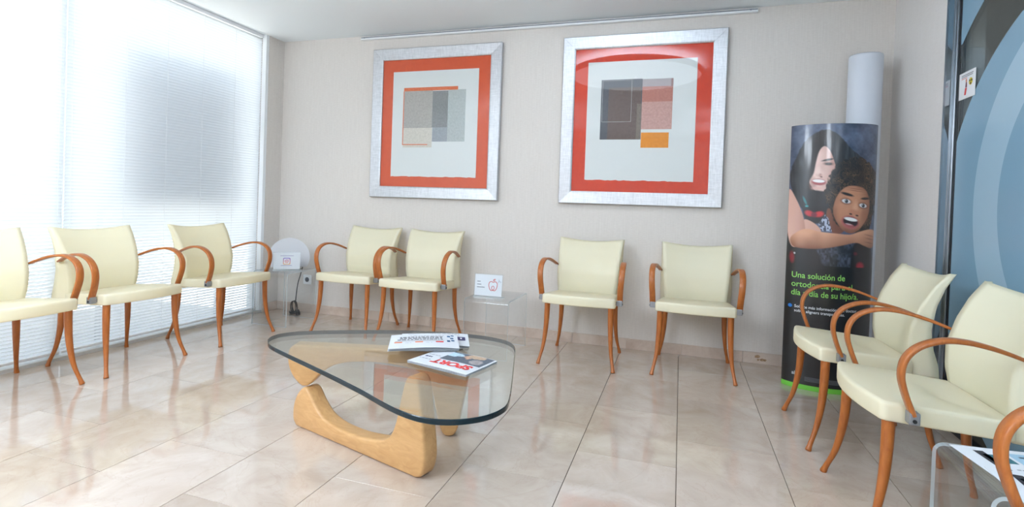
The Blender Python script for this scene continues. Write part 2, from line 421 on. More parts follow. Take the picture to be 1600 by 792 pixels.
for d, ya, yb in ((door, -2.779, DY0-.001), (door2, -4.739, -2.801)):
    film('film_disc', (YC, ZC, 0), (YC, ZC, .65), M_FILM_MID, d, ya, yb)
    film('film_ring', (YC, ZC, .65), (YC, ZC, .855), M_FILM_LIGHT, d, ya, yb)
    film('film_outer_ring', (YC, ZC, .855), (YC2, ZC2, 1.07), M_FILM_MID, d, ya, yb)
    film('film_field', (YC2, ZC2, 1.36), (YC2, ZC2, 60), M_FILM_MID, d, ya, yb)
# corridor behind the doors
M_CORR = mat('corridor_grey', srgb(150, 145, 138), 0.8)
struct(box('wall_corridor', XG+1.9, XG+2.0, YB, 0, -.12, H+.1, M_CORR))
struct(box('floor_corridor', XG+.03, XG+1.9, YB, 0, -.013, -.001, mat('corridor_floor', srgb(120, 108, 98), 0.4)))

# ------------------------------------------------------------------ ceiling lamp and wall rail
def lamp_mat(name, strength):
    m = bpy.data.materials.new(name); m.use_nodes = True; b = bsdf(m)
    b.inputs['Base Color'].default_value = (.9, .9, .9, 1); b.inputs['Emission Color'].default_value = (.86, .955, 1.06, 1)
    b.inputs['Emission Strength'].default_value = strength; return m
M_LAMP, M_FILL = lamp_mat('lamp_diffuser', LAMP_STRENGTH), lamp_mat('fill_diffuser', FILL_STRENGTH)
M_UPFILL = lamp_mat('ceiling_fill_glow', UPFILL_STRENGTH)
cl = empty('disc_lamp', (-0.49, -1.42, 2.38)); r = .64      # suspended disc that shines down; its upward glow is added to brighten the ceiling
lathe('rim', [(r, .0), (r, .05), (r-.012, .052), (r-.012, -.002)], M_WHITE, cl, 64, caps=False)
lathe('diffuser', [(r-.013, .005), (r*.75, .003), (r*.25, .001), (.01, .0)], M_LAMP, cl, 64, caps=False)
lathe('ceiling_fill', [(.01, .046), (r*.5, .046), (r-.013, .046)], M_UPFILL, cl, 64, caps=False)
for k in range(3):
    a = 2*PI*k/3+.4; V, F = tube([(.6*math.cos(a), .6*math.sin(a), .047), (.6*math.cos(a), .6*math.sin(a), H-2.38-.001)], [.0025]*2, 6); mesh_obj('hanging_wire', V, F, M_STEEL2, cl)
tag(cl, 'large round suspended disc lamp, seen only as a reflection in the right-hand picture', 'ceiling lamp')
def fill_pendant(x, y, z, r, h, label):  # unseen drum pendants added as fill light for the walls and ceiling
    p = empty('fill_pendant', (x, y, z))
    lathe('opal_shade', [(.02, 0), (r-.03, 0), (r, .03), (r, h-.03), (r-.03, h), (.02, h)], M_FILL, p, 48)
    V, F = tube([(0, 0, h+.001), (0, 0, H-z-.03)], [.006, .006], 8); mesh_obj('stem', V, F, M_WHITE, p)
    lathe('canopy', [(.001, H-z-.03), (.06, H-z-.03), (.06, H-z-.001), (.001, H-z-.001)], M_WHITE, p, 24)
    tag(p, label, 'pendant lamp', 'added fill pendants')
fill_pendant(-2.45, -4.80, 1.85, .40, .30, 'added fill pendant behind the photographer on the window side, out of view')
fill_pendant(-2.25, -3.50, 1.85, .34, .30, 'added fill pendant left of the photographer, out of view')
fill_pendant(0.62, -4.20, 1.95, .20, .22, 'added fill pendant right of the photographer, out of view')
fill_pendant(0.72, -5.40, 1.85, .30, .28, 'added fill pendant behind the photographer on the door side, out of view')
rail = empty('ceiling_rail', (-1.14, -0.014, 2.458))
box('rail_body', -1.605, 1.597, -.016, .0135, 0, .026, M_WHITE, rail, .002, 1)
box('rail_channel', -1.603, 1.595, -.0175, -.0155, .016, .022, mat('rail_shadow_grey', srgb(120, 122, 128), .4, metal=.5), rail)
box('rail_lip', -1.605, 1.597, -.020, -.0165, .0, .012, M_WHITE, rail, .001, 1)
for xx in (-1.57, -0.55, 1.55): box('rail_clip', xx-.006, xx+.006, -.019, -.0155, .0125, .0155, M_INKG, rail)
tag(rail, 'long thin white metal rail fixed high on the back wall', 'rail')

# ------------------------------------------------------------------ framed pictures
def picture(cx, label, art, mount):
    W_, H_ = 1.188, 1.28; z0 = 1.082; fr = 0.096
    p = empty('framed_picture', (cx, -0.003, z0))
    hw, dep = W_/2, 0.034
    def rail_(nm, a, b, c, d):
        # mitred frame piece, outer edge a-b, inner edge c-d, in x-z; bevel profile in y
        V = []
        for (o1, i1) in ((a, d), (b, c)):
            o1, i1 = Vector((o1[0], 0, o1[1])), Vector((i1[0], 0, i1[1]))
            for t, y in ((0, 0), (0, -dep+.004), (.05, -dep), (.9, -dep+.006), (1, -dep+.011), (1, 0)):
                q = o1.lerp(i1, t); V.append((q.x, y, q.z))
        n = 6; F = [(k, (k+1) % n, n+(k+1) % n, n+k) for k in range(n)]+[tuple(range(n))[::-1], tuple(range(n, 2*n))]
        return mesh_obj(nm, V, F, M_SILVER, p)
    e = .0004
    rail_('frame_rail', (-hw+e, H_), (hw-e, H_), (hw-fr-e, H_-fr), (-hw+fr+e, H_-fr))
    rail_('frame_rail', (hw-e, 0), (-hw+e, 0), (-hw+fr+e, fr), (hw-fr-e, fr))
    rail_('frame_rail', (-hw, e), (-hw, H_-e), (-hw+fr, H_-fr-e), (-hw+fr, fr+e))
    rail_('frame_rail', (hw, H_-e), (hw, e), (hw-fr, fr+e), (hw-fr, H_-fr-e))
    box('mount_board', -hw+fr-.004, hw-fr+.004, -.012, -.002, fr-.004, H_-fr+.004, mount, p)
    # paper with a deckled lower edge
    px0, px1, pz0, pz1 = -.398, .395, .184, 1.082
    pts = [(px0, pz1), (px1, pz1)]+[(px1+(px0-px1)*k/40, pz0+random.uniform(-.003, .003)) for k in range(41)]
    sh = poly_plate('art_paper', pts, mat('art_paper', srgb(226, 228, 226), .7), p, -.0145, .0023)
    for i, (nm, x0, x1, zz0, zz1, m, lay) in enumerate(art):
        o = box(nm, x0-cx, x1-cx, -.0147-.0003*lay, -.0146, zz0-z0, zz1-z0, m); o.parent = sh
    box('glazing', -hw+fr-.003, hw-fr+.003, -.0225, -.0205, fr-.003, H_-fr+.003, M_PANE, p)
    return tag(p, label, 'picture', 'framed abstract prints')
def ink(n, r, g, b):
    m = mat(n, srgb(r, g, b), .7)
    if len(m.node_tree.nodes) < 4:
        q = noise(m, 60, 4, .7); rr = ramp(m, q.outputs[0], [(.3, srgb(max(r-14, 0), max(g-14, 0), max(b-14, 0))), (.7, srgb(min(r+8, 255), min(g+8, 255), min(b+8, 255)))])
        Lk(m, rr.outputs[0], bsdf(m).inputs['Base Color'])
    return m
M_MOUNT1 = ink('mount_coral', 224, 86, 36); M_MOUNT2 = ink('mount_red', 222, 58, 12)
picture(-2.016, 'left silver-framed abstract print with an orange bar over grey blocks, coral mount', [
    ('orange_bar', -2.307, -1.803, 1.995, 2.024, ink('p_orange', 226, 112, 62), 4),
    ('taupe_block', -2.304, -2.033, 1.680, 1.995, ink('p_taupe', 176, 170, 163), 2),
    ('pale_block', -2.304, -2.030, 1.514, 1.680, ink('p_pale', 213, 206, 194), 2),
    ('dark_grey_block', -2.033, -1.890, 1.683, 1.990, ink('p_dgrey', 138, 139, 138), 3),
    ('blue_grey_block', -2.028, -1.889, 1.563, 1.683, ink('p_bgrey', 158, 162, 168), 3),
    ('light_grey_block', -1.890, -1.731, 1.563, 1.997, ink('p_lgrey', 184, 190, 188), 2),
    ('orange_line', -2.310, -2.303, 1.535, 1.996, ink('p_orange', 226, 112, 62), 5),
    ('orange_line', -2.303, -2.070, 1.535, 1.542, ink('p_orange', 226, 112, 62), 5)], M_MOUNT1)
picture(-0.322, 'right silver-framed abstract print with brown and orange blocks, bright red mount', [
    ('slate_block', -.614, -.310, 1.574, 2.026, ink('p_slate', 88, 90, 98), 2),
    ('brown_block', -.558, -.317, 1.575, 1.965, ink('p_brown', 108, 90, 84), 3),
    ('white_line', -.605, -.385, 2.018, 2.021, ink('p_line', 178, 178, 176), 5),
    ('white_line', -.605, -.385, 1.706, 1.709, ink('p_line', 178, 178, 176), 5),
    ('white_line', -.605, -.602, 1.709, 2.018, ink('p_line', 178, 178, 176), 5),
    ('white_line', -.388, -.385, 1.709, 2.018, ink('p_line', 178, 178, 176), 5),
    ('pink_block', -.310, -.091, 1.649, 1.853, ink('p_pink', 204, 158, 148), 2),
    ('rose_block', -.310, -.091, 1.853, 1.966, ink('p_rose', 190, 124, 110), 2),
    ('mauve_band', -.310, -.102, 1.966, 2.022, ink('p_mauve', 172, 160, 162), 2),
    ('dark_corner', -.106, -.090, 1.962, 2.022, ink('p_dcorner', 150, 110, 104), 3),
    ('grey_strip', -.345, -.312, 1.575, 1.84, ink('p_gstrip', 128, 116, 106), 4),
    ('orange_block', -.308, -.109, 1.512, 1.625, ink('p_amber', 238, 148, 28), 2)], M_MOUNT2)

# ------------------------------------------------------------------ armchair
def interp(z, zs, vs_): return float(np.interp(z, zs, vs_))
def make_chair():
    root = empty('armchair')
    # seat
    out = []
    def hwid(y): return 0.244-0.030*((y+.215)/.43)
    nf = 20
    for k in range(nf+1):
        x = -.222+.444*k/nf; out.append((x, -.222-.034*(1-(x/.222)**2)))
    for a in (15, 35, 55, 75): out.append((.222+.022*math.sin(math.radians(a)), -.200-.022*math.cos(math.radians(a))))
    for k in range(9): y = -.195+.34*k/8; out.append((hwid(y), y))
    for k in range(1, 8): out.append((.21-.42*k/8, .152))
    for k in range(9): y = .145-.34*k/8; out.append((-hwid(y), y))
    for a in (75, 55, 35, 15): out.append((-.222-.022*math.sin(math.radians(a)), -.200-.022*math.cos(math.radians(a))))
    n = len(out); V = []; F = []
    rings = [(.93, .408), (.975, .404), (.995, .406), (1.0, .412), (1.0, .452), (.993, .460), (.975, .465), (.94, .466), (.7, .4635), (.4, .4615), (.1, .4608)]
    for s, z in rings:
        for (x, y) in out:
            slope = .030*(y+.22)/.43
            V.append((x*s, y*s, z-slope))
    for i in range(len(rings)-1):
        for k in range(n): F.append((i*n+k, i*n+(k+1) % n, (i+1)*n+(k+1) % n, (i+1)*n+k))
    F.append(tuple(range(n))[::-1]); F.append(tuple((len(rings)-1)*n+k for k in range(n)))
    mesh_obj('seat', V, F, M_CREAM, root, smooth=True)
    # backrest shell with side returns
    zs = [.372, .43, .50, .58, .68, .76, .825]
    yp = [.156, .156, .147, .152, .188, .232, .284]
    hw = [.196, .198, .205, .211, .218, .225, .233]
    fd = [.085, .080, .070, .058, .042, .028, .014]
    fo = [.034, .034, .029, .022, .013, .007, .002]
    nv, nu = 26, 20; V = []; F = []; row = 0
    for i in range(nv+1):
        t = i/nv; z0 = .372+(.825-.372)*t
        H_, Y_, D_, O_ = interp(z0, zs, hw), interp(z0, zs, yp), interp(z0, zs, fd), interp(z0, zs, fo)
        conc = .012+.028*t
        pts = []
        def P(u): return (u*H_, Y_+conc*(1-u*u)-conc*.55)
        e0 = P(-1); e1 = P(1)
        for s in (1.0, .66, .33, .1): pts.append((e0[0]-O_*s, e0[1]+.006+D_*s))
        for k in range(nu+1): pts.append(P(-1+2*k/nu))
        for s in (.1, .33, .66, 1.0): pts.append((e1[0]+O_*s, e1[1]+.006+D_*s))
        row = len(pts)
        for (x, y) in pts:
            u = max(-1, min(1, x/H_)); z = z0-(.024*(1-u*u))*max(0, (t-.55)/.45)
            V.append((x, y, z))
    for i in range(nv):
        for k in range(row-1): F.append((i*row+k, i*row+k+1, (i+1)*row+k+1, (i+1)*row+k))
    bk = mesh_obj('backrest', V, F, M_CREAM, root, smooth=True)
    md = bk.modifiers.new('shell', 'SOLIDIFY'); md.thickness = .009; md.offset = 0
    # legs
    for sx, sy in ((-1, -1), (1, -1), (-1, 1), (1, 1)):
        if sy < 0: p = [(.212, -.186, .418), (.213, -.187, .33), (.217, -.194, .22), (.227, -.213, .11), (.243, -.240, .03), (.249, -.250, 0)]
        else: p = [(.196, .205, .40), (.197, .205, .33), (.201, .209, .22), (.212, .226, .11), (.228, .250, .03), (.234, .256, 0)]
        c = catmull([(sx*a, b, c_) for a, b, c_ in p], 5)
        rad = [interp(q.z, [0, .006, .02, .05, .11, .22, .33, .42], [.0125, .0130, .0108, .0098, .0118, .0160, .0185, .0192]) for q in c]
        V, F = tube(c, rad, 14); lg = mesh_obj('leg', V, F, M_CHERRY, root, smooth=True)
    # armrests: bent flat strips
    for sx in (-1, 1):
        p = [(.264, -.140, .440), (.266, -.163, .50), (.270, -.178, .56), (.273, -.170, .615), (.274, -.135, .657), (.272, -.075, .681), (.266, -.010, .682), (.257, .060, .668), (.247, .122, .648), (.238, .170, .629)]
        c = catmull([(sx*a, b, z) for a, b, z in p], 6); V = []; F = []
        m_ = len(c)
        for i, q in enumerate(c):
            t = (c[min(i+1, m_-1)]-c[max(i-1, 0)]).normalized(); lat = Vector((1, 0, 0)); lat = (lat-t*lat.dot(t)).normalized(); nn = t.cross(lat)
            f = i/(m_-1); w = .0185*(1-.25*max(0, (f-.6)/.4)); h = .0070*(1-.25*max(0, (f-.7)/.3)); b_ = .0035
            for (a, b) in ((-w+b_, -h), (w-b_, -h), (w, -h+b_), (w, h-b_), (w-b_, h), (-w+b_, h), (-w, h-b_), (-w, -h+b_)): V.append(q+lat*a+nn*b)
        for i in range(m_-1):
            for k in range(8): F.append((i*8+k, i*8+(k+1) % 8, (i+1)*8+(k+1) % 8, (i+1)*8+k))
        F.append(tuple(range(8))[::-1]); F.append(tuple((m_-1)*8+k for k in range(8)))
        ar = mesh_obj('armrest', V, F, M_CHERRY, root); sharp_smooth(ar, 50)
        bm = bmesh.new(); add_box(bm, -.0185, .0185, -.017, .013, -.026, .012, .004, 2)
        bmesh.ops.translate(bm, verts=bm.verts, vec=(sx*.262, -.137, .438))
        add_box(bm, min(sx*.225, sx*.246), max(sx*.225, sx*.246), -.15, -.126, .418, .438)
        br = bm_obj('arm_bracket', bm, M_BRKT, ar); br['label'] = 'grey metal arm bracket'
        V, F = tube([(sx*.278, -.140, .425), (sx*.2835, -.140, .425)], [.006, .006], 10); mesh_obj('bracket_screw', V, F, M_DARK, ar)
        V, F = tube([(sx*.226, .186, .622), (sx*.238, .170, .6285)], [.005, .005], 8); mesh_obj('arm_pin', V, F, M_BRKT, ar)
    return root
SEATS = [  # x, y, heading (0 faces -y), label, group
    (-0.625, -0.405, 0.0, 'cream armchair at the back wall, standing left of the one beside the tall poster', 'chairs along the back wall'),
    (0.110, -0.335, -0.02, 'cream armchair at the back wall, closest to the tall black poster', 'chairs along the back wall'),
    (-2.490, -0.345, 0.0, 'cream armchair at the back wall, nearest the corner socket and coiled cable', 'chairs along the back wall'),
    (-1.905, -0.372, 0.0, 'cream armchair at the back wall under the left picture, beside the apple sign', 'chairs along the back wall'),
    (-3.243, -0.957, PI/2, 'backlit cream armchair at the blinds, nearest the corner', 'chairs along the window'),
    (-3.282, -1.690, PI/2, 'backlit cream armchair at the blinds, middle of the three', 'chairs along the window'),
    (-3.300, -2.300, PI/2, 'backlit cream armchair cut off by the left edge of the picture', 'chairs along the window'),
    (0.822, -1.150, -PI/2+.03, 'cream armchair on the right, in front of the tall black poster', 'chairs along the glass doors'),
    (0.848, -1.845, -PI/2+.01, 'cream armchair on the right, large, beside the clear leaflet table', 'chairs along the glass doors'),
    (0.836, -2.96, -PI/2, 'armchair at the lower right corner, of which only the bent wooden arm shows', 'chairs along the glass doors')]
proto = make_chair()
for i, (x, y, a, lab, grp) in enumerate(SEATS):
    o = proto if i == 0 else copy_tree(proto)
    o.location = (x, y, 0.0003); o.rotation_euler = (0, 0, a); tag(o, lab, 'armchair', grp)

# ------------------------------------------------------------------ coffee table
ct = empty('coffee_table', (-1.2, -2.1, 0))
def ctp(o): o.parent = ct; o.matrix_parent_inverse = Matrix.Translation((1.2, 2.1, 0)); return o
TOP = [(-1.722, -2.160), (-1.785, -2.090), (-1.803, -2.018), (-1.770, -1.950), (-1.697, -1.888), (-1.569, -1.810), (-1.341, -1.700), (-1.094, -1.627), (-.926, -1.614), (-.801, -1.641),
       (-.732, -1.695), (-.690, -1.785), (-.645, -1.939), (-.562, -2.232), (-.520, -2.400), (-.522, -2.475), (-.552, -2.540), (-.605, -2.590), (-.664, -2.617), (-.727, -2.622), (-.800, -2.605), (-.891, -2.565), (-1.043, -2.485), (-1.291, -2.368), (-1.532, -2.258), (-1.650, -2.203)]
ol = closed_catmull(TOP, 6); n = len(ol)
cen = np.mean(ol, axis=0)
V = []; F = []
for ins, z in ((.003, .381), (0, .3835), (0, .3975), (.003, .400)):
    for q in ol:
        d = q-cen; d = d/np.linalg.norm(d); V.append((q[0]-d[0]*ins, q[1]-d[1]*ins, z))
for i in range(3):
    for k in range(n): F.append((i*n+k, i*n+(k+1) % n, (i+1)*n+(k+1) % n, (i+1)*n+k))
F.append(tuple(range(n))[::-1]); F.append(tuple(3*n+k for k in range(n)))
g = mesh_obj('glass_top', V, F, M_TABLEGLASS, None); g.data.materials.append(M_GLASSEDGE)
area2 = sum(ol[k][0]*ol[(k+1) % n][1]-ol[(k+1) % n][0]*ol[k][1] for k in range(n))
for k, p_ in enumerate(g.data.polygons): p_.material_index = 1 if k < 3*n else 0
bmf = bmesh.new(); bmf.from_mesh(g.data); bmesh.ops.recalc_face_normals(bmf, faces=bmf.faces); bmf.to_mesh(g.data); bmf.free()
ctp(g)
BASE = [(.000, .0), (-.022, .018), (-.030, .045), (-.026, .095), (-.004, .145), (.030, .182), (.056, .1895), (.082, .176), (.120, .135), (.170, .096), (.225, .076), (.300, .066), (.400, .066),
        (.490, .076), (.560, .090), (.600, .113), (.626, .150), (.645, .205), (.662, .280), (.680, .345), (.698, .375), (.722, .381), (.746, .372), (.762, .335), (.776, .260), (.790, .170), (.800, .095), (.795, .045), (.780, .012), (.755, .0)]
def base_piece(name, P, ang, flip):
    pr = [np.array((p[0], max(p[1], 0.0))) for p in catmull([(a, b, 0) for a, b in BASE], 4)]
    pr = pr+[np.array((q, .0)) for q in (.65, .5, .35, .2, .1)]      # flat sole
    n = len(pr); T = .078; r = .016
    # inward normals
    nr = []
    for k in range(n):
        t = pr[(k+1) % n]-pr[k-1]; t = t/max(np.linalg.norm(t), 1e-9); nr.append(np.array((-t[1], t[0])))
    ar = sum(pr[k][0]*pr[(k+1) % n][1]-pr[(k+1) % n][0]*pr[k][1] for k in range(n))
    sg = 1 if ar > 0 else -1
    V = []; F = []; prof = [(r, 0), (r*.55, r*.10), (r*.25, r*.32), (r*.06, r*.65), (0, r), (0, T-r), (r*.06, T-r*.65), (r*.25, T-r*.32), (r*.55, T-r*.1), (r, T)]
    for ins, w in prof:
        for k in range(n):
            q = pr[k]+nr[k]*sg*ins*.62; zz = max(q[1], 0)
            if flip: zz = .3808-zz
            V.append((q[0], w, zz))
    for i in range(len(prof)-1):
        for k in range(n): F.append((i*n+k, i*n+(k+1) % n, (i+1)*n+(k+1) % n, (i+1)*n+k))
    F.append(tuple(range(n))[::-1]); F.append(tuple((len(prof)-1)*n+k for k in range(n)))
    c, s = math.cos(ang), math.sin(ang)
    V = [(P[0]+v[0]*c-v[1]*s, P[1]+v[0]*s+v[1]*c, v[2]) for v in V]
    o = mesh_obj(name, V, F, M_MAPLE, None)
    b2 = bmesh.new(); b2.from_mesh(o.data); bmesh.ops.recalc_face_normals(b2, faces=b2.faces); b2.to_mesh(o.data); b2.free()
    sharp_smooth(o, 55); return ctp(o)
ANG1 = math.radians(-16.3)
base_piece('lower_base', (-1.650, -2.052), ANG1, False)
ANG2 = math.radians(15)
base_piece('upper_base', (-1.655, -2.075), ANG2, True)
tag(ct, 'low coffee table with rounded triangular glass top on sculptural pale wood base', 'coffee table')

# ------------------------------------------------------------------ newspapers
def paper_sheet(name, w, l, z0, lift, m, parent, layers=3, gap=.0035, rot=0.0):
    """a folded paper: stacked gently wavy leaves joined at the fold"""
    V = []; F = []; nx, ny = 12, 8
    for k in range(layers):
        for s in (0, 1):
            for j in range(ny+1):
                for i in range(nx+1):
                    u, v = i/nx, j/ny
                    z = z0+k*gap+s*.0012+lift*(k+.4)/layers*(math.sin(u*PI)*.5+.3*v*v)+.0010*math.sin(u*7+k)
                    V.append(((u-.5)*w+.0015*k, (v-.5)*l-.002*k, max(z, z0)))
        b = k*2*(nx+1)*(ny+1); q = (nx+1)*(ny+1)
        for j in range(ny):
            for i in range(nx):
                a = b+j*(nx+1)+i; F.append((a, a+nx+1, a+nx+2, a+1)); F.append((a+q, a+q+1, a+q+nx+2, a+q+nx+1))
        for i in range(nx):
            a = b+i; F.append((a, a+1, a+q+1, a+q)); a = b+ny*(nx+1)+i; F.append((a+1, a, a+q, a+q+1))
        for j in range(ny):
            a = b+j*(nx+1); F.append((a+nx+1, a, a+q, a+q+nx+1)); a = a+nx; F.append((a, a+nx+1, a+q+nx+1, a+q))
    return mesh_obj(name, V, F, m, parent, smooth=False)
def top_z(w, l, z0, lift, layers=3, gap=.0035):
    def f(x, y):
        k = layers-1; u = (x-.0015*k)/w+.5; v = (y+.002*k)/l+.5
        return z0+k*gap+.0012+lift*(k+.4)/layers*(math.sin(max(0, min(1, u))*PI)*.5+.3*v*v)+.0010*math.sin(u*7+k)
    return f
def print_bar(par, f, x0, x1, y0, y1, m, nm='print_line'):
    n = max(2, int(abs(x1-x0)/.02)); V = []; F = []
    for i in range(n+1):
        x = x0+(x1-x0)*i/n
        for y in (y0, y1): V.append((x, y, f(x, y)+.0005))
    for i in range(n): F.append((2*i, 2*i+2, 2*i+3, 2*i+1))
    return mesh_obj(nm, V, F, m, par)
def words(par, f, x0, x1, y, h, m, dens=.78):
    """a line of unreadable body print as broken dashes, one mesh"""
    V = []; F = []; x = x0
    while x < x1-.004:
        w = random.uniform(.006, .02)
        if x+w > x1: w = x1-x
        k = len(V)
        for (a, b) in ((x, y), (x+w, y), (x+w, y+h), (x, y+h)): V.append((a, b, f(a, b)+.0006))
        F.append((k, k+1, k+2, k+3)); x += w+random.uniform(.003, .006)
    o = mesh_obj('print_line', V, F, m, par); o['kind'] = 'stuff'; return o
TZ = .4004
def flip_text(par, f, body, x, y, w, h, m, nm):
    """text that reads from the far side of the table: upside down for us"""
    me = text_mesh(body, 1.0, .045); xs = [v.co.x for v in me.vertices]; ys = [v.co.y for v in me.vertices]
    a0, a1, b0, b1 = min(xs), max(xs), min(ys), max(ys)
    def fn(px_, py): X = x-(px_-a0)/(a1-a0)*w; Y = y-(py-b0)/(b1-b0)*h; return (X, Y, f(X, Y)+.0009)
    return wrap(nm, map_mesh(me, fn), m, par)
# paper behind
n2 = empty('newspaper', (-1.075, -1.825, TZ), math.radians(25)); W2, L2 = .315, .21
paper_sheet('pages', W2, L2, 0, .012, M_NEWS, n2, 3); f2 = top_z(W2, L2, 0, .012)
for yy in (.085, .072, .055, .04): words(n2, f2, -.14 if yy < .06 else -.02, .12, yy, .006, M_INKG)
print_bar(n2, f2, -.125, -.065, .045, .09, M_INKG, 'print_picture'); print_bar(n2, f2, .105, .145, -.02, .04, M_NAVY, 'print_block')
me_ = flip_text(n2, f2, '1', .129, .024, .008, .022, M_PAPER, 'print_number')
tag(n2, 'folded newspaper at the back of the pile on the glass table', 'newspaper', 'newspapers on the coffee table')
# paper in front left
n1 = empty('newspaper', (-1.068, -1.945, TZ+.0175), math.radians(27)); W1, L1 = .30, .215
paper_sheet('pages', W1, L1, 0, .018, M_NEWS, n1, 3, .0045); f1 = top_z(W1, L1, 0, .018, 3, .0045)
for yy in (.05, .032): words(n1, f1, -.105, .085, yy, .010, M_INK)
words(n1, f1, -.115, .085, .012, .010, M_INK); words(n1, f1, -.06, .09, .072, .005, M_INKG)
print_bar(n1, f1, -.125, .09, -.005, -.0015, M_INK)
for xx in (-.11, -.02, .07): print_bar(n1, f1, xx-.017, xx+.017, -.03, -.012, M_ORNG if xx < .05 else M_REDP, 'print_picture')
words(n1, f1, -.08, -.045, -.035, .004, M_INKG); words(n1, f1, .01, .045, -.035, .004, M_INKG)
for (xx, yy, w, h) in ((.105, .055, .014, .022), (.122, .072, .014, .016), (.118, .028, .015, .020), (.103, -.02, .014, .026), (.122, -.008, .014, .022)): print_bar(n1, f1, xx, xx+w, yy, yy+h, M_BLUE, 'print_block')
tag(n1, 'white newspaper with blue masthead blocks, on top of the pile', 'newspaper', 'newspapers on the coffee table')
# sport paper
n3 = empty('newspaper', (-.862, -2.090, TZ), math.radians(-14)); W3, L3 = .295, .215
paper_sheet('pages', W3, L3, 0, .007, M_NEWS, n3, 3, .0042); f3 = top_z(W3, L3, 0, .007, 3, .0042)
def sport_photo():
    nx, ny = 44, 26; V = []; F = []; C = []
    x0, x1, y0, y1 = -.06, .14, -.012, .10
    for j in range(ny+1):
        for i in range(nx+1):
            x = x0+(x1-x0)*i/nx; y = y0+(y1-y0)*j/ny; V.append((x, y, f3(x, y)+.0005))
            u, v = i/nx, j/ny; c = np.array((.10, .12, .15))
            if (u-.12)**2+(v-.7)**2 < .05: c = np.array((.45, .6, .7))
            if ((u-.45)/.10)**2+((v-.62)/.2)**2 < 1: c = np.array((.55, .32, .22))
            if ((u-.62)/.22)**2+((v-.85)/.2)**2 < 1: c = np.array((.5, .36, .25))
            if ((u-.78)/.15)**2+((v-.35)/.25)**2 < 1: c = np.array((.55, .5, .5))*(.4+.6*((i*7+j*3) % 5 > 2))
            if ((u-.33)/.16)**2+((v-.35)/.3)**2 < 1: c = np.array((.09, .11, .15))
            C.append(tuple(c*rng.uniform(.75, 1.15)) + (1,))
    for j in range(ny):
        for i in range(nx): a = j*(nx+1)+i; F.append((a, a+1, a+nx+2, a+nx+1))
    o = mesh_obj('print_picture', V, F, M_PRINTM, n3)
    at = o.data.color_attributes.new('Col', 'FLOAT_COLOR', 'POINT'); at.data.foreach_set('color', [q for c in C for q in c])
sport_photo()
flip_text(n3, f3, 'SPORT', .125, -.022, .19, .050, M_REDP, 'print_masthead')
words(n3, f3, -.135, -.075, -.05, .008, M_INKG); words(n3, f3, -.13, -.09, -.02, .012, M_NAVY); words(n3, f3, -.135, -.07, .01, .006, M_INKG)
tag(n3, 'sports newspaper with red SPORT masthead and photograph, lying in front', 'newspaper', 'newspapers on the coffee table')

# ------------------------------------------------------------------ clear acrylic side tables
def acrylic_table(name, loc, rz, w, d, h, label):
    """bent sheet: top with a leg panel at the front (-y) and the back; w across, d deep"""
    r = empty(name, loc, rz); T = .010; rad = .03; path = []
    path.append((-d/2, 0)); 
    for a in range(0, 91, 15): path.append((-d/2+rad-rad*math.cos(math.radians(a)), h-rad+rad*math.sin(math.radians(a))))
    for a in range(90, -1, -15): path.append((d/2-rad+rad*math.cos(math.radians(a)), h-rad+rad*math.sin(math.radians(a))))
    path.append((d/2, 0)); n = len(path); V = []; F = []; mi = []
    for x in (-w/2, w/2):
        for k, (y, z) in enumerate(path):
            t = np.array(path[min(k+1, n-1)])-np.array(path[max(k-1, 0)]); t = t/np.linalg.norm(t); nn = np.array((t[1], -t[0]))
            V.append((x, y, z)); V.append((x, y+nn[0]*T, z+nn[1]*T))
    m2 = 2*n
    for k in range(n-1):
        a, b = 2*k, 2*k+2
        F.append((a, b, m2+b, m2+a)); mi.append(0); F.append((a+1, m2+a+1, m2+b+1, b+1)); mi.append(0)
        F.append((a, a+1, b+1, b)); mi.append(1); F.append((m2+a, m2+b, m2+b+1, m2+a+1)); mi.append(1)
    F.append((0, m2, m2+1, 1)); F.append((2*n-2, 2*n-1, m2+2*n-1, m2+2*n-2)); mi += [1, 1]
    o = mesh_obj('bent_sheet', V, F, M_ACRYL, r); o.data.materials.append(M_ACRYLEDGE)
    for p_, q in zip(o.data.polygons, mi): p_.material_index = q
    b2 = bmesh.new(); b2.from_mesh(o.data); bmesh.ops.recalc_face_normals(b2, faces=b2.faces); b2.to_mesh(o.data); b2.free()
    sharp_smooth(o, 40)
    return tag(r, label, 'side table', 'clear acrylic side tables')
acrylic_table('side_table', (-3.17, -.385, .0003), 0, .34, .37, .44, 'clear acrylic side table in the corner, carrying the round white lamp')
acrylic_table('side_table', (-1.24, -.475, .0003), 0, .32, .45, .40, 'clear acrylic side table at the back wall, carrying the apple sign')
acrylic_table('side_table', (.955, -2.355, .0003), -PI/2, .31, .45, .40, 'clear acrylic side table at the lower right, with leaflets on it')

# corner table: round lamp, logo card, cable
la = empty('table_lamp', (-3.20, -.315, .4406), math.radians(40))
def disc_shell(nm, R, cz, t, m, par, zcut=0.0):
    a0 = -math.asin(min(1, (cz-zcut)/R)) if cz-zcut < R else -PI/2
    pts = [(R*math.cos(a), cz+R*math.sin(a)) for a in np.linspace(a0, PI-a0, 56)]
    bm = bmesh.new()
    A = [bm.verts.new((x, -t/2, max(z, zcut))) for x, z in pts]; B = [bm.verts.new((x, t/2, max(z, zcut))) for x, z in pts]; n = len(A)
    bm.faces.new(A); bm.faces.new(B[::-1])
    for k in range(n): bm.faces.new((A[k], B[k], B[(k+1) % n], A[(k+1) % n]))
    bmesh.ops.bevel(bm, geom=[e for e in bm.edges if abs(e.verts[0].co.y-e.verts[1].co.y) < 1e-6], offset=.006, segments=2, affect='EDGES')
    return bm_obj(nm, bm, m, par)
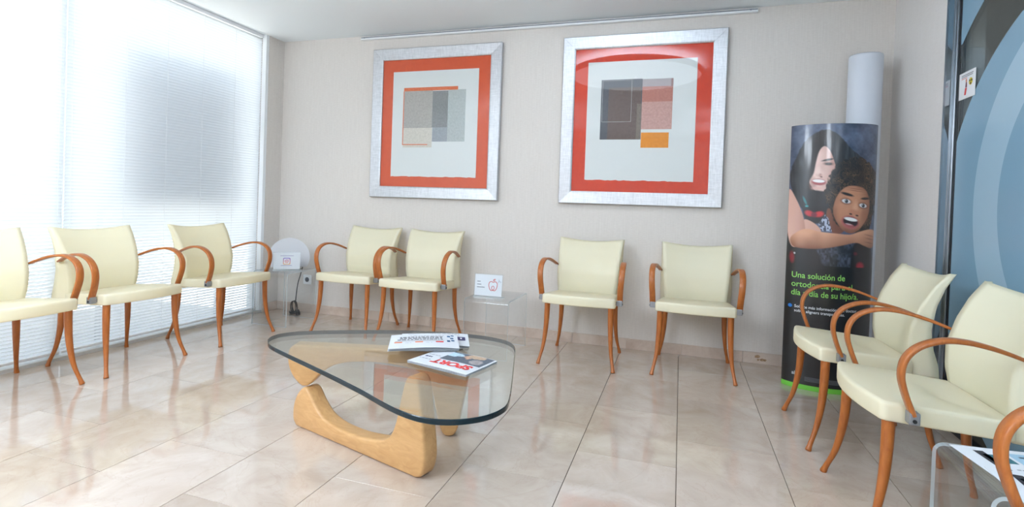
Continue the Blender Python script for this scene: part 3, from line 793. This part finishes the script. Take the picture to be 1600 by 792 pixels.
disc_shell('lamp_disc', .165, .095, .035, M_LAMPSHADE, la, .012)
box('lamp_base', -.09, .09, -.045, .045, 0, .014, M_WHITE, la, .004)
tag(la, 'round white disc lamp on the clear corner table', 'lamp')
def card_stand(nm, loc, rz, w, h, tilt, label, cat):
    r = empty(nm, loc, rz); s, c = math.sin(tilt), math.cos(tilt)
    V = []; F = []
    def slab(y0, t, x0, x1, z0, z1, name, m):
        pts = []
        for yy in (y0, y0+t):
            for x, z in ((x0, z0), (x1, z0), (x1, z1), (x0, z1)): pts.append((x, yy*c+z*s, z*c-yy*s+t*s+.004*s))
        return mesh_obj(name, pts, [(0, 1, 2, 3), (7, 6, 5, 4), (0, 4, 5, 1), (1, 5, 6, 2), (2, 6, 7, 3), (3, 7, 4, 0)], m, r)
    card = slab(0, .0012, -w/2+.006, w/2-.006, .012, h-.006, 'card', M_PAPER)
    slab(-.0035, .0025, -w/2, w/2, .003, h, 'acrylic_front', M_ACRYL); slab(.0022, .0025, -w/2, w/2, .003, h, 'acrylic_back', M_ACRYL)
    box('acrylic_foot', -w/2, w/2, -.006, .06, 0, .003, M_ACRYLEDGE, r)
    def on(x, z, off=.0003): yy = -off; return (x, yy*c+z*s, z*c-yy*s+.0012*s+.004*s)
    return r, card, on, tag(r, label, cat)
igr, igc, on, _ = card_stand('card_stand', (-3.105, -.455, .4406), math.radians(38), .215, .155, math.radians(6), 'small clear card stand with pink camera logo, in front of the round lamp', 'sign')
def rrect(w, r, n=6):
    pts = []
    for cx, cz, a0 in ((w-r, w-r, 0), (-w+r, w-r, 90), (-w+r, -w+r, 180), (w-r, -w+r, 270)):
        for k in range(n+1): a = math.radians(a0+90*k/n); pts.append((cx+r*math.cos(a), cz+r*math.sin(a)))
    return pts
def ring_print(name, outer, inner, cx, cz, on, par, colfn=None, m=None):
    V = []; F = []; C = []; n = len(outer)
    for (x, z) in list(outer)+list(inner):
        V.append(on(cx+x, cz+z)); 
        if colfn: C.append(colfn(x, z))
    for k in range(n): F.append((k, (k+1) % n, n+(k+1) % n, n+k))
    o = mesh_obj(name, V, F, m or M_PRINTM, par)
    if colfn: at = o.data.color_attributes.new('Col', 'FLOAT_COLOR', 'POINT'); at.data.foreach_set('color', [q for c in C for q in c])
    return o
def iggrad(x, z):
    t = (z+.027)/.054; a = np.array(srgb(250, 190, 120)[:3]); b = np.array(srgb(232, 90, 120)[:3]); c = np.array(srgb(120, 95, 205)[:3])
    q = a*(1-2*t)+b*2*t if t < .5 else b*(2-2*t)+c*(2*t-1); return tuple(np.clip(q, 0, 1))+(1,)
circ = lambda r, n=28: [(r*math.cos(2*PI*k/n), r*math.sin(2*PI*k/n)) for k in range(n)]
ring_print('logo_frame', rrect(.028, .010), rrect(.022, .006), .0, .078, on, igc, iggrad)
ring_print('logo_ring', circ(.0145), circ(.0095), .0, .078, on, igc, iggrad)
ring_print('logo_dot', circ(.004), circ(.0001), .0, .078, on, igc, iggrad)
ring_print('logo_spot', circ(.0028), circ(.0001), .015, .093, on, igc, iggrad)
for zz, x0, x1 in ((.120, -.05, .052), (.040, -.045, .04)):
    mesh_obj('print_line', [on(x0, zz), on(x1, zz), on(x1, zz+.004), on(x0, zz+.004)], [(0, 1, 2, 3)], mat('ink_lilac', srgb(160, 150, 190), .6), igc)
# apple sign on the second table
apr, apc, on, _ = card_stand('sign_holder', (-1.262, -.610, .4006), math.radians(4), .208, .165, math.radians(6), 'clear sign holder with a red apple logo, against the back wall', 'sign')
def stroke(pts, w, on, par, m, nm, closed=True):
    V = []; F = []; n = len(pts)
    for k in range(n):
        a = np.array(pts[k-1] if (closed or k > 0) else pts[k]); b = np.array(pts[(k+1) % n] if (closed or k < n-1) else pts[k]); t = b-a; t = t/max(np.linalg.norm(t), 1e-9); q = np.array((-t[1], t[0]))*w/2
        p = np.array(pts[k]); V += [on(*(p+q)), on(*(p-q))]
    for k in range(n if closed else n-1): j = (k+1) % n; F.append((2*k, 2*j, 2*j+1, 2*k+1))
    return mesh_obj(nm, V, F, m, par)
ax, az = .034, .083
ap = [(0, .024), (.010, .029), (.022, .027), (.030, .014), (.029, -.006), (.022, -.024), (.012, -.033), (0, -.030), (-.012, -.033), (-.022, -.024), (-.029, -.006), (-.030, .014), (-.022, .027), (-.010, .029)]
stroke([(ax+p[0], az+p[1]) for p in closed_catmull(ap, 4)], .0045, on, apc, M_REDP, 'apple_outline')
stroke([(ax+p[0], az-.014+p[1]) for p in closed_catmull([(0, .013), (.009, .004), (.006, -.012), (-.006, -.012), (-.009, .004)], 4)], .004, on, apc, M_REDP, 'apple_core')
stroke([(ax+p[0], az+p[1]) for p in closed_catmull([(.002, .034), (.012, .040), (.012, .048), (.002, .042)], 4)], .004, on, apc, M_REDP, 'apple_leaf')
for zz, x1 in ((.106, -.058), (.086, -.052), (.067, -.026)):
    mesh_obj('print_line', [on(-.082, zz), on(x1, zz), on(x1, zz+.006), on(-.082, zz+.006)], [(0, 1, 2, 3)], M_INKG, apc)
stroke([(.070, .105), (.076, .120), (.074, .130), (.080, .112), (.086, .118), (.090, .112), (.085, .106)], .0022, on, apc, M_INKG, 'scribble', closed=False)
# cable with plug, wall socket
cb = empty('power_cable', (-3.31, -.10, 0))
pts = [(-3.150, -.232, .4460), (-3.155, -.205, .4475), (-3.17, -.183, .43), (-3.20, -.17, .36), (-3.24, -.15, .28), (-3.28, -.12, .16), (-3.30, -.10, .10)]
def cpart(o): o.parent = cb; o.matrix_parent_inverse = Matrix.Translation((3.31, .10, 0)); return o
c = catmull(pts, 6)
for k in range(60):
    a = k/60*2*PI*3.2; rr = .040+.006*math.sin(k*.7); c.append(Vector((-3.315+rr*math.cos(a+1.3)*.9+.006*math.sin(k*.31), -.10+.012*math.sin(a*.33), .060+rr*1.15*math.sin(a+1.3))))
V, F = tube(c, [.0042]*len(c), 7); cpart(mesh_obj('cord', V, F, M_DARK, None, True))
c = catmull([(-3.35, -.11, .012), (-3.31, -.14, .011), (-3.27, -.12, .012), (-3.24, -.15, .014)], 6); V, F = tube(c, [.009]*len(c), 8); cpart(mesh_obj('cord_bundle', V, F, M_DARK, None, True))
cpart(lathe('plug', [(.001, -.0), (.018, .0), (.02, .02), (.013, .042), (.006, .05)], M_DARK, None, 16, (-3.235, -.145, .0005)))
tag(cb, 'coiled black power cable with plug on the floor in the corner', 'cable')
so = empty('wall_socket', (-3.254, -.0005, .30))
box('socket_plate', -.043, .043, -.010, 0, -.043, .043, M_WHITE, so, .003)
V, F = tube([(0, -.0102, 0), (0, -.0112, 0)], [.022, .022], 20); mesh_obj('socket_well', V, F, mat('socket_dark', srgb(70, 72, 80), .5), so)
tag(so, 'white wall socket low on the back wall near the corner', 'socket')

# leaflets on the right table
for i, (x, y, a, lab) in enumerate(((.92, -2.29, .12, 'white printed leaflet farther back on the clear right-hand table'), (.93, -2.445, -.04, 'white printed leaflet nearer the camera on the clear right-hand table'))):
    lf = empty('leaflet', (x, y, .4006+.0012*i), a)
    mesh_obj('sheet', [(-.145, -.095, 0), (.145, -.095, 0), (.145, .095, 0), (-.145, .095, 0), (-.145, -.095, .0008), (.145, -.095, .0008), (.145, .095, .0008), (-.145, .095, .0008)],
             [(3, 2, 1, 0), (4, 5, 6, 7), (0, 1, 5, 4), (1, 2, 6, 5), (2, 3, 7, 6), (3, 0, 4, 7)], M_PAPER, lf)
    fl = lambda x_, y_: .0008
    for (x0, x1, y0, y1, m) in ((-.09, -.03, .0, .05, M_TEAL), (-.02, .05, -.02, .07, mat('ink_sky', srgb(170, 205, 225), .6)), (.0, .035, .0, .03, M_TEAL), (.06, .10, .01, .05, M_INKG), (-.1, -.075, -.06, .07, M_INK), (.0, .045, .045, .052, M_ORNG)):
        print_bar(lf, fl, x0, x1, y0, y1, m, 'print_block')
    for yy in (-.04, -.055, -.07): words(lf, fl, -.06, .11, yy, .005, M_INKG)
    tag(lf, lab, 'leaflet', 'leaflets on the right table')

# ------------------------------------------------------------------ tall curved poster stand
TX, TY, TA, TB, TH = .864, -.405, .231, .106, 1.600
ts = empty('poster_stand', (TX, TY, 0))
def lens_y(x, sgn=-1): return sgn*TB*math.sqrt(max(0, 1-(x/TA)**2))**1.35
nseg = 48
ring = [(-TA*math.cos(PI*k/nseg), lens_y(-TA*math.cos(PI*k/nseg), -1)) for k in range(nseg+1)]+[(TA*math.cos(PI*k/nseg), lens_y(TA*math.cos(PI*k/nseg), 1)*.8) for k in range(1, nseg)]
n = len(ring); V = []; F = []
for z in (0.0005, TH):
    for x, y in ring: V.append((x, y, z))
for k in range(n): F.append((k, (k+1) % n, n+(k+1) % n, n+k))
F.append(tuple(range(n))[::-1]); F.append(tuple(n+k for k in range(n)))
M_PBLACK = mat('poster_black', srgb(22, 23, 27), .32, coat=.5, coat_rough=.1)
b_ = mesh_obj('curved_panel', V, F, M_PBLACK, ts); sharp_smooth(b_, 30)
def front(x, z, off=.0012): return (x, lens_y(max(-TA, min(TA, x)), -1)-off, z)
def strip(name, x0, x1, z0, z1, m, off=.0012, n=40):
    V = []; F = []
    for k in range(n+1):
        x = TA*math.sin(math.asin(x0/TA)+(math.asin(x1/TA)-math.asin(x0/TA))*k/n); V += [front(x, z0, off), front(x, z1, off)]
    for k in range(n): F.append((2*k, 2*k+2, 2*k+3, 2*k+1))
    return mesh_obj(name, V, F, m, ts, smooth=True)
strip('green_band', -TA*.999, TA*.999, .001, .030, mat('poster_green', srgb(120, 205, 75), .35))
# photographic print: painted per vertex
PW, PH = 190, 330; PZ0, PZ1 = .755, TH-.001
def paint():
    uu = np.linspace(0, 1, PW+1)[None, :]; vv = np.linspace(0, 1, PH+1)[:, None]   # v from the top
    top = 66+(46-66)*uu; bot = 745+(762-745)*uu; Y = top+(bot-top)*vv
    t = (Y-56)/(754-56); X = (148-48*t)+((583-60*t)-(148-48*t))*uu
    def vnoise(sx, sy, seed):
        r = np.random.default_rng(seed); g_ = r.random((64, 64))
        fx = (X/sx) % 63; fy = (Y/sy) % 63; ix = fx.astype(int); iy = fy.astype(int); ax_ = fx-ix; ay = fy-iy
        ax_ = ax_*ax_*(3-2*ax_); ay = ay*ay*(3-2*ay)
        return (g_[iy, ix]*(1-ax_)+g_[iy, ix+1]*ax_)*(1-ay)+(g_[iy+1, ix]*(1-ax_)+g_[iy+1, ix+1]*ax_)*ay
    img = np.zeros(X.shape+(3,))
    def lin(c): return np.array(srgb(*c)[:3])
    cloud = .5*vnoise(70, 60, 1)+.3*vnoise(28, 26, 2)+.2*vnoise(10, 10, 3)
    img[:] = lin((46, 56, 78))+(lin((104, 116, 142))-lin((46, 56, 78)))*np.clip(cloud*1.4-.25, 0, 1)[..., None]
    def sdpoly(P):
        d = np.full(X.shape, 1e9); ins = np.zeros(X.shape, bool); n_ = len(P)
        for k in range(n_):
            x1, y1 = P[k]; x2, y2 = P[(k+1) % n_]; ex, ey = x2-x1, y2-y1
            h = np.clip(((X-x1)*ex+(Y-y1)*ey)/(ex*ex+ey*ey+1e-9), 0, 1); d = np.minimum(d, np.hypot(X-x1-h*ex, Y-y1-h*ey))
            cnd = ((y1 > Y) != (y2 > Y)) & (X < (x2-x1)*(Y-y1)/((y2-y1) if abs(y2-y1) > 1e-9 else 1e-9)+x1); ins ^= cnd
        return np.where(ins, -d, d)
    def smooth(P): return [tuple(p) for p in closed_catmull(P, 5)]
    def lay(mask, col):
        nonlocal img
        c_ = col if isinstance(col, np.ndarray) and col.ndim == 3 else lin(col)
        img = img*(1-mask[..., None])+c_*mask[..., None]
    def poly(P, col, soft=3, jit=0, seed=5):
        d = sdpoly(smooth(P))
        if jit: d = d+jit*(vnoise(9, 9, seed)-.5)*2
        m_ = np.clip(.5-d/soft, 0, 1); lay(m_, col); return m_
    def ell(cx, cy, rx, ry, col, rot=0, soft=.25, amt=1):
        a = math.radians(rot); dx, dy = X-cx, Y-cy; p = (dx*math.cos(a)+dy*math.sin(a))/rx; q = (-dx*math.sin(a)+dy*math.cos(a))/ry
        lay(np.clip((1-np.hypot(p, q))/soft+.5, 0, 1)*amt, col)
    def mixc(a, b, f): return lin(a)+(lin(b)-lin(a))*np.clip(f, 0, 1)[..., None]
    # clothes below
    knit = mixc((22, 23, 30), (84, 88, 106), vnoise(7, 11, 11)*vnoise(40, 40, 12)*1.8)
    m_ = np.clip((Y-600)/20, 0, 1)*np.clip(1-(X-505)/8, 0, 1); lay(m_, knit)
    poly([(100, 600), (185, 655), (235, 670), (250, 790), (60, 800)], (24, 22, 27), 8)
    poly([(420, 640), (510, 655), (500, 800), (400, 800)], (26, 20, 24), 10)
    ell(125, 715, 10, 26, (130, 30, 45), soft=.8); ell(447, 752, 18, 18, (150, 30, 50), soft=.8); ell(425, 690, 9, 8, (90, 25, 40), soft=.9); ell(137, 694, 4, 5, (190, 190, 195))
    # woman: hair, face
    strands = mixc((14, 13, 16), (62, 60, 66), (vnoise(7, 80, 21)**2)*vnoise(60, 50, 22)*1.5)
    m_ = np.clip(.5-(sdpoly(smooth([(295, 87), (345, 98), (392, 140), (425, 180), (462, 205), (480, 245), (470, 330), (400, 420), (330, 470), (285, 530), (215, 540), (180, 480), (140, 400), (130, 330), (140, 270), (168, 205), (200, 150), (240, 112)]))+5*(vnoise(14, 14, 6)-.5))/5, 0, 1); lay(m_, strands)
    fm = np.clip(.5-sdpoly(smooth([(292, 168), (318, 190), (336, 240), (345, 285), (330, 330), (302, 372), (275, 389), (246, 388), (226, 366), (216, 338), (236, 300), (248, 250), (265, 196)]))/4, 0, 1)
    lay(fm, mixc((238, 205, 195), (176, 120, 104), (X-265)/95+.25*vnoise(30, 30, 9)))
    ell(232, 352, 16, 30, (150, 98, 88), soft=.9, amt=.6); ell(308, 253, 25, 9, (120, 75, 65), soft=.6, amt=.7); ell(309, 254, 17, 5, (28, 22, 24), soft=.4)
    ell(306, 234, 30, 5, (35, 25, 24), -12, .6); ell(262, 308, 13, 8, (178, 120, 108), soft=.9, amt=.8); ell(258, 292, 9, 26, (244, 216, 206), 10, .9, .7); ell(272, 318, 6, 3, (110, 60, 55), soft=.6)
    ell(260, 343, 34, 16, (170, 90, 92), 3, .3); ell(259, 338, 28, 8, (246, 240, 238), 3, .3); ell(250, 374, 22, 8, (224, 180, 170), soft=.9, amt=.8)
    poly([(268, 170), (250, 240), (236, 300), (214, 345), (205, 380), (180, 380), (190, 300), (220, 200)], (26, 25, 30), 10)
    # her top, pendant, flower
    poly([(185, 400), (290, 395), (300, 500), (250, 545), (190, 530)], (28, 30, 36), 8)
    ell(192, 435, 5, 20, (40, 120, 125), -20, .8, .9); ell(200, 462, 7, 4, (60, 160, 165), 0, .8)
    ell(210, 497, 20, 13, (190, 40, 52), 20, .6); ell(255, 500, 22, 13, (205, 48, 58), -15, .6); ell(232, 503, 14, 12, (120, 40, 60), 0, .6)
    poly([(186, 528), (232, 545), (262, 580), (240, 592), (186, 585)], (205, 158, 140), 4)
    # man: neck, collar, hair, face
    poly([(300, 470), (345, 500), (372, 575), (330, 596), (300, 570), (288, 520)], (120, 70, 50), 6)
    ck = mixc((40, 46, 66), (176, 184, 206), (vnoise(6, 8, 31) > .5)*.9+.05)
    m_ = np.clip(.5-sdpoly([(284, 502), (298, 520), (312, 582), (262, 580), (252, 548)])/4, 0, 1); lay(m_, ck)
    curl = mixc((14, 11, 10), (96, 70, 50), (np.abs(np.sin(vnoise(16, 16, 41)*16))**4)*vnoise(36, 30, 42)*1.25)
    m_ = np.clip(.5-(sdpoly(smooth([(345, 262), (372, 235), (415, 222), (460, 218), (510, 234), (545, 270), (562, 320), (556, 390), (545, 440), (530, 500), (505, 560), (470, 592), (350, 560), (310, 480), (292, 440), (285, 395), (296, 345), (318, 300)]))+16*(vnoise(12, 12, 43)-.5))/5, 0, 1); lay(m_, curl)
    fm = np.clip(.5-sdpoly(smooth([(362, 385), (400, 360), (450, 358), (490, 374), (510, 420), (507, 478), (484, 528), (446, 572), (404, 590), (366, 575), (336, 532), (322, 485), (334, 430)]))/4, 0, 1)
    lay(fm, mixc((206, 146, 112), (126, 74, 52), np.hypot((X-410)/115, (Y-455)/150)**2*1.1+.2*vnoise(24, 24, 8)-.1))
    ell(365, 500, 22, 32, (196, 134, 100), soft=1, amt=.6); ell(478, 505, 16, 30, (150, 92, 66), soft=1, amt=.6); ell(430, 385, 50, 12, (206, 146, 110), soft=1, amt=.5)
    for yy in (372, 381): ell(440, yy, 42, 2.2, (128, 78, 56), 6, .8, .7)
    ell(395, 399, 32, 7, (30, 20, 18), 14, .5); ell(487, 417, 24, 6, (30, 20, 18), -3, .5)
    for ex, ey, rx in ((388, 433, 22), (474, 452, 21)):
        ell(ex, ey, rx+6, 16, (112, 66, 50), 8, .5, .8); ell(ex, ey, rx-1, 10, (222, 220, 220), 8, .3); ell(ex+1, ey, 9, 9.5, (62, 70, 78), 0, .3); ell(ex+1, ey, 4.5, 4.5, (12, 12, 14), 0, .3); ell(ex-2, ey-3, 2, 2, (240, 240, 245), 0, .4)
    ell(432, 470, 12, 36, (222, 166, 134), 10, 1, .8); ell(424, 487, 28, 14, (190, 124, 94), 8, .8, .8); ell(408, 495, 8, 4, (70, 36, 28), 10, .5); ell(440, 502, 8, 4, (70, 36, 28), 10, .5)
    ell(405, 536, 46, 33, (178, 98, 92), 12, .25); ell(406, 533, 38, 23, (38, 14, 16), 12, .25); ell(408, 521, 33, 8.5, (240, 238, 236), 10, .3); ell(400, 549, 22, 6, (176, 96, 96), 12, .5); ell(396, 545, 16, 3, (210, 200, 198), 12, .6, .6)
    # her arms around him
    poly([(128, 378), (150, 420), (176, 490), (186, 540), (188, 600), (168, 650), (128, 662), (112, 600), (112, 500), (118, 420)], mixc((226, 182, 166), (164, 108, 88), (X-112)/95), 4)
    m_ = np.clip(.5-sdpoly(smooth([(126, 612), (186, 574), (260, 586), (330, 592), (400, 596), (448, 582), (500, 570), (534, 574), (542, 600), (536, 636), (514, 663), (470, 650), (430, 636), (360, 650), (300, 662), (230, 670), (150, 667), (124, 650)]))/4, 0, 1)
    lay(m_, mixc((212, 156, 124), (128, 78, 56), (Y-585)/85+.25*vnoise(40, 40, 17)-.15))
    for (ax_, ay) in ((505, 600), (508, 618), (504, 637)): ell(ax_, ay, 26, 2.2, (112, 66, 48), 12, .8, .7)
    return np.clip(img, 0, 1)
img = paint()
V = []; F = []
for j in range(PH+1):
    z = PZ1+(PZ0-PZ1)*j/PH
    for i in range(PW+1): x = -TA*.998+2*TA*.998*i/PW; V.append(front(x, z, .0012))
for j in range(PH):
    for i in range(PW): a = j*(PW+1)+i; F.append((a, a+PW+1, a+PW+2, a+1))
ph = mesh_obj('photo_print', V, F, M_PRINT, ts, smooth=True); ph['label'] = 'photograph of two laughing people hugging, printed on the stand'
at = ph.data.color_attributes.new('Col', 'FLOAT_COLOR', 'POINT'); at.data.foreach_set('color', np.concatenate([img.reshape(-1, 3), np.ones(((PH+1)*(PW+1), 1))], axis=1).ravel())
M_TGREEN = mat('lettering_green', srgb(140, 205, 95), .4); M_TWHITE = mat('lettering_white', srgb(225, 228, 232), .4)
def poster_text(body, x0, x1, z, h, m, bold=.010, off=.0016):
    me = text_mesh(body, 1.0, bold); xs = [v.co.x for v in me.vertices]; a0, a1 = min(xs), max(xs); k = (x1-x0)/(a1-a0)
    map_mesh(me, lambda px_, py: front(x0+(px_-a0)*k, z+py*h, off)); o = wrap('lettering', me, m, ts); return o
XF = lambda u: -TA+2*TA*u
poster_text('Una solución de', XF(.06), XF(.645), .672, .050, M_TGREEN)
poster_text('ortodoncia para el', XF(.06), XF(.735), .618, .050, M_TGREEN)
poster_text('día a día de su hijo/a.', XF(.06), XF(.81), .566, .050, M_TGREEN)
poster_text('Solicite más información a su doctor', XF(.10), XF(.80), .490, .024, M_TWHITE)
poster_text('sobre aligners transparentes.', XF(.10), XF(.66), .464, .024, M_TWHITE)
poster_text('align', XF(.10), XF(.20), .082, .030, M_TWHITE)
V = [front(XF(.055)+.010*math.cos(2*PI*k/16), .497+.011*math.sin(2*PI*k/16), .0016) for k in range(16)]; mesh_obj('blue_dot', V, [tuple(range(16))], mat('poster_blue', srgb(40, 120, 205), .4), ts)
for i, zz in enumerate((.076, .069, .062, .055)): strip('small_print', XF(.24), XF(.95 if i != 3 else .7), zz, zz+.0028, mat('print_dim', srgb(120, 122, 128), .5), .0016, 20)
tag(ts, 'tall curved black poster stand with a photo of two laughing people and green text', 'poster stand')

# white column lamp behind it
M_COLSHADE = mat('lit_column_shade', srgb(206, 211, 220), .5); bsdf(M_COLSHADE).inputs['Emission Color'].default_value = (.9, .95, 1, 1); bsdf(M_COLSHADE).inputs['Emission Strength'].default_value = .02
cl2 = empty('column_lamp', (1.078, -.185, 0))
lathe('lamp_base', [(.001, .0005), (.10, .0005), (.10, .025), (.094, .03)], M_WHITE, cl2, 40)
lathe('lamp_shade', [(.092, .03), (.094, .05), (.094, 2.065), (.091, 2.075), (.088, 2.072), (.088, 2.0)], M_COLSHADE, cl2, 48)
tag(cl2, 'tall white cylindrical column lamp standing behind the poster stand', 'floor lamp')

# warning notice on the glass door
nt_ = empty('warning_notice', (XG-.004, -.862, 1.730))
def onn(y, z, off=0): return (-.0002-off, y, z)
nh = .079; nz = .067
mesh_obj('notice_sheet', [onn(nh, -nz), onn(-nh, -nz), onn(-nh, nz), onn(nh, nz), onn(nh, -nz, -.001), onn(-nh, -nz, -.001), onn(-nh, nz, -.001), onn(nh, nz, -.001)],
         [(0, 1, 2, 3), (7, 6, 5, 4), (0, 4, 5, 1), (1, 5, 6, 2), (2, 6, 7, 3), (3, 7, 4, 0)], M_PAPER, nt_)
def nquad(y0, y1, z0, z1, m, nm='print_line'): mesh_obj(nm, [onn(y0, z0, .0006), onn(y1, z0, .0006), onn(y1, z1, .0006), onn(y0, z1, .0006)], [(0, 1, 2, 3)], m, nt_)
nquad(.055, -.058, .050, .053, M_INK); nquad(.055, -.052, .042, .045, M_INK); nquad(.055, -.0, .034, .037, M_REDP)
mesh_obj('warning_disc', [onn(-.035+.018*math.cos(2*PI*k/20), .010+.018*math.sin(2*PI*k/20), .0006) for k in range(20)], [tuple(range(20))], M_YEL, nt_)
for k in range(3):
    a = PI/2+2*PI*k/3+PI/3; P_ = [(.004, a-.5), (.015, a-.5), (.0155, a), (.015, a+.5), (.004, a+.5)]
    mesh_obj('trefoil_blade', [onn(-.035+r*math.cos(q), .010+r*math.sin(q), .0009) for r, q in P_], [tuple(range(5))], M_INK, nt_)
mesh_obj('figure_head', [onn(.008+.006*math.cos(2*PI*k/12), .022+.009*math.sin(2*PI*k/12), .0007) for k in range(12)], [tuple(range(12))], M_ORNG, nt_)
mesh_obj('figure_body', [onn(*q, .0006) for q in ((.012, .014), (.002, .014), (-.001, -.012), (.016, -.012))], [(0, 1, 2, 3)], mat('ink_plum', srgb(110, 60, 80), .6), nt_)
mesh_obj('figure_skirt', [onn(*q, .0006) for q in ((.017, -.014), (.0, -.014), (.008, -.05), (.024, -.048))], [(0, 1, 2, 3)], M_REDP, nt_)
tag(nt_, 'white radiation warning notice taped to the glass door', 'notice')
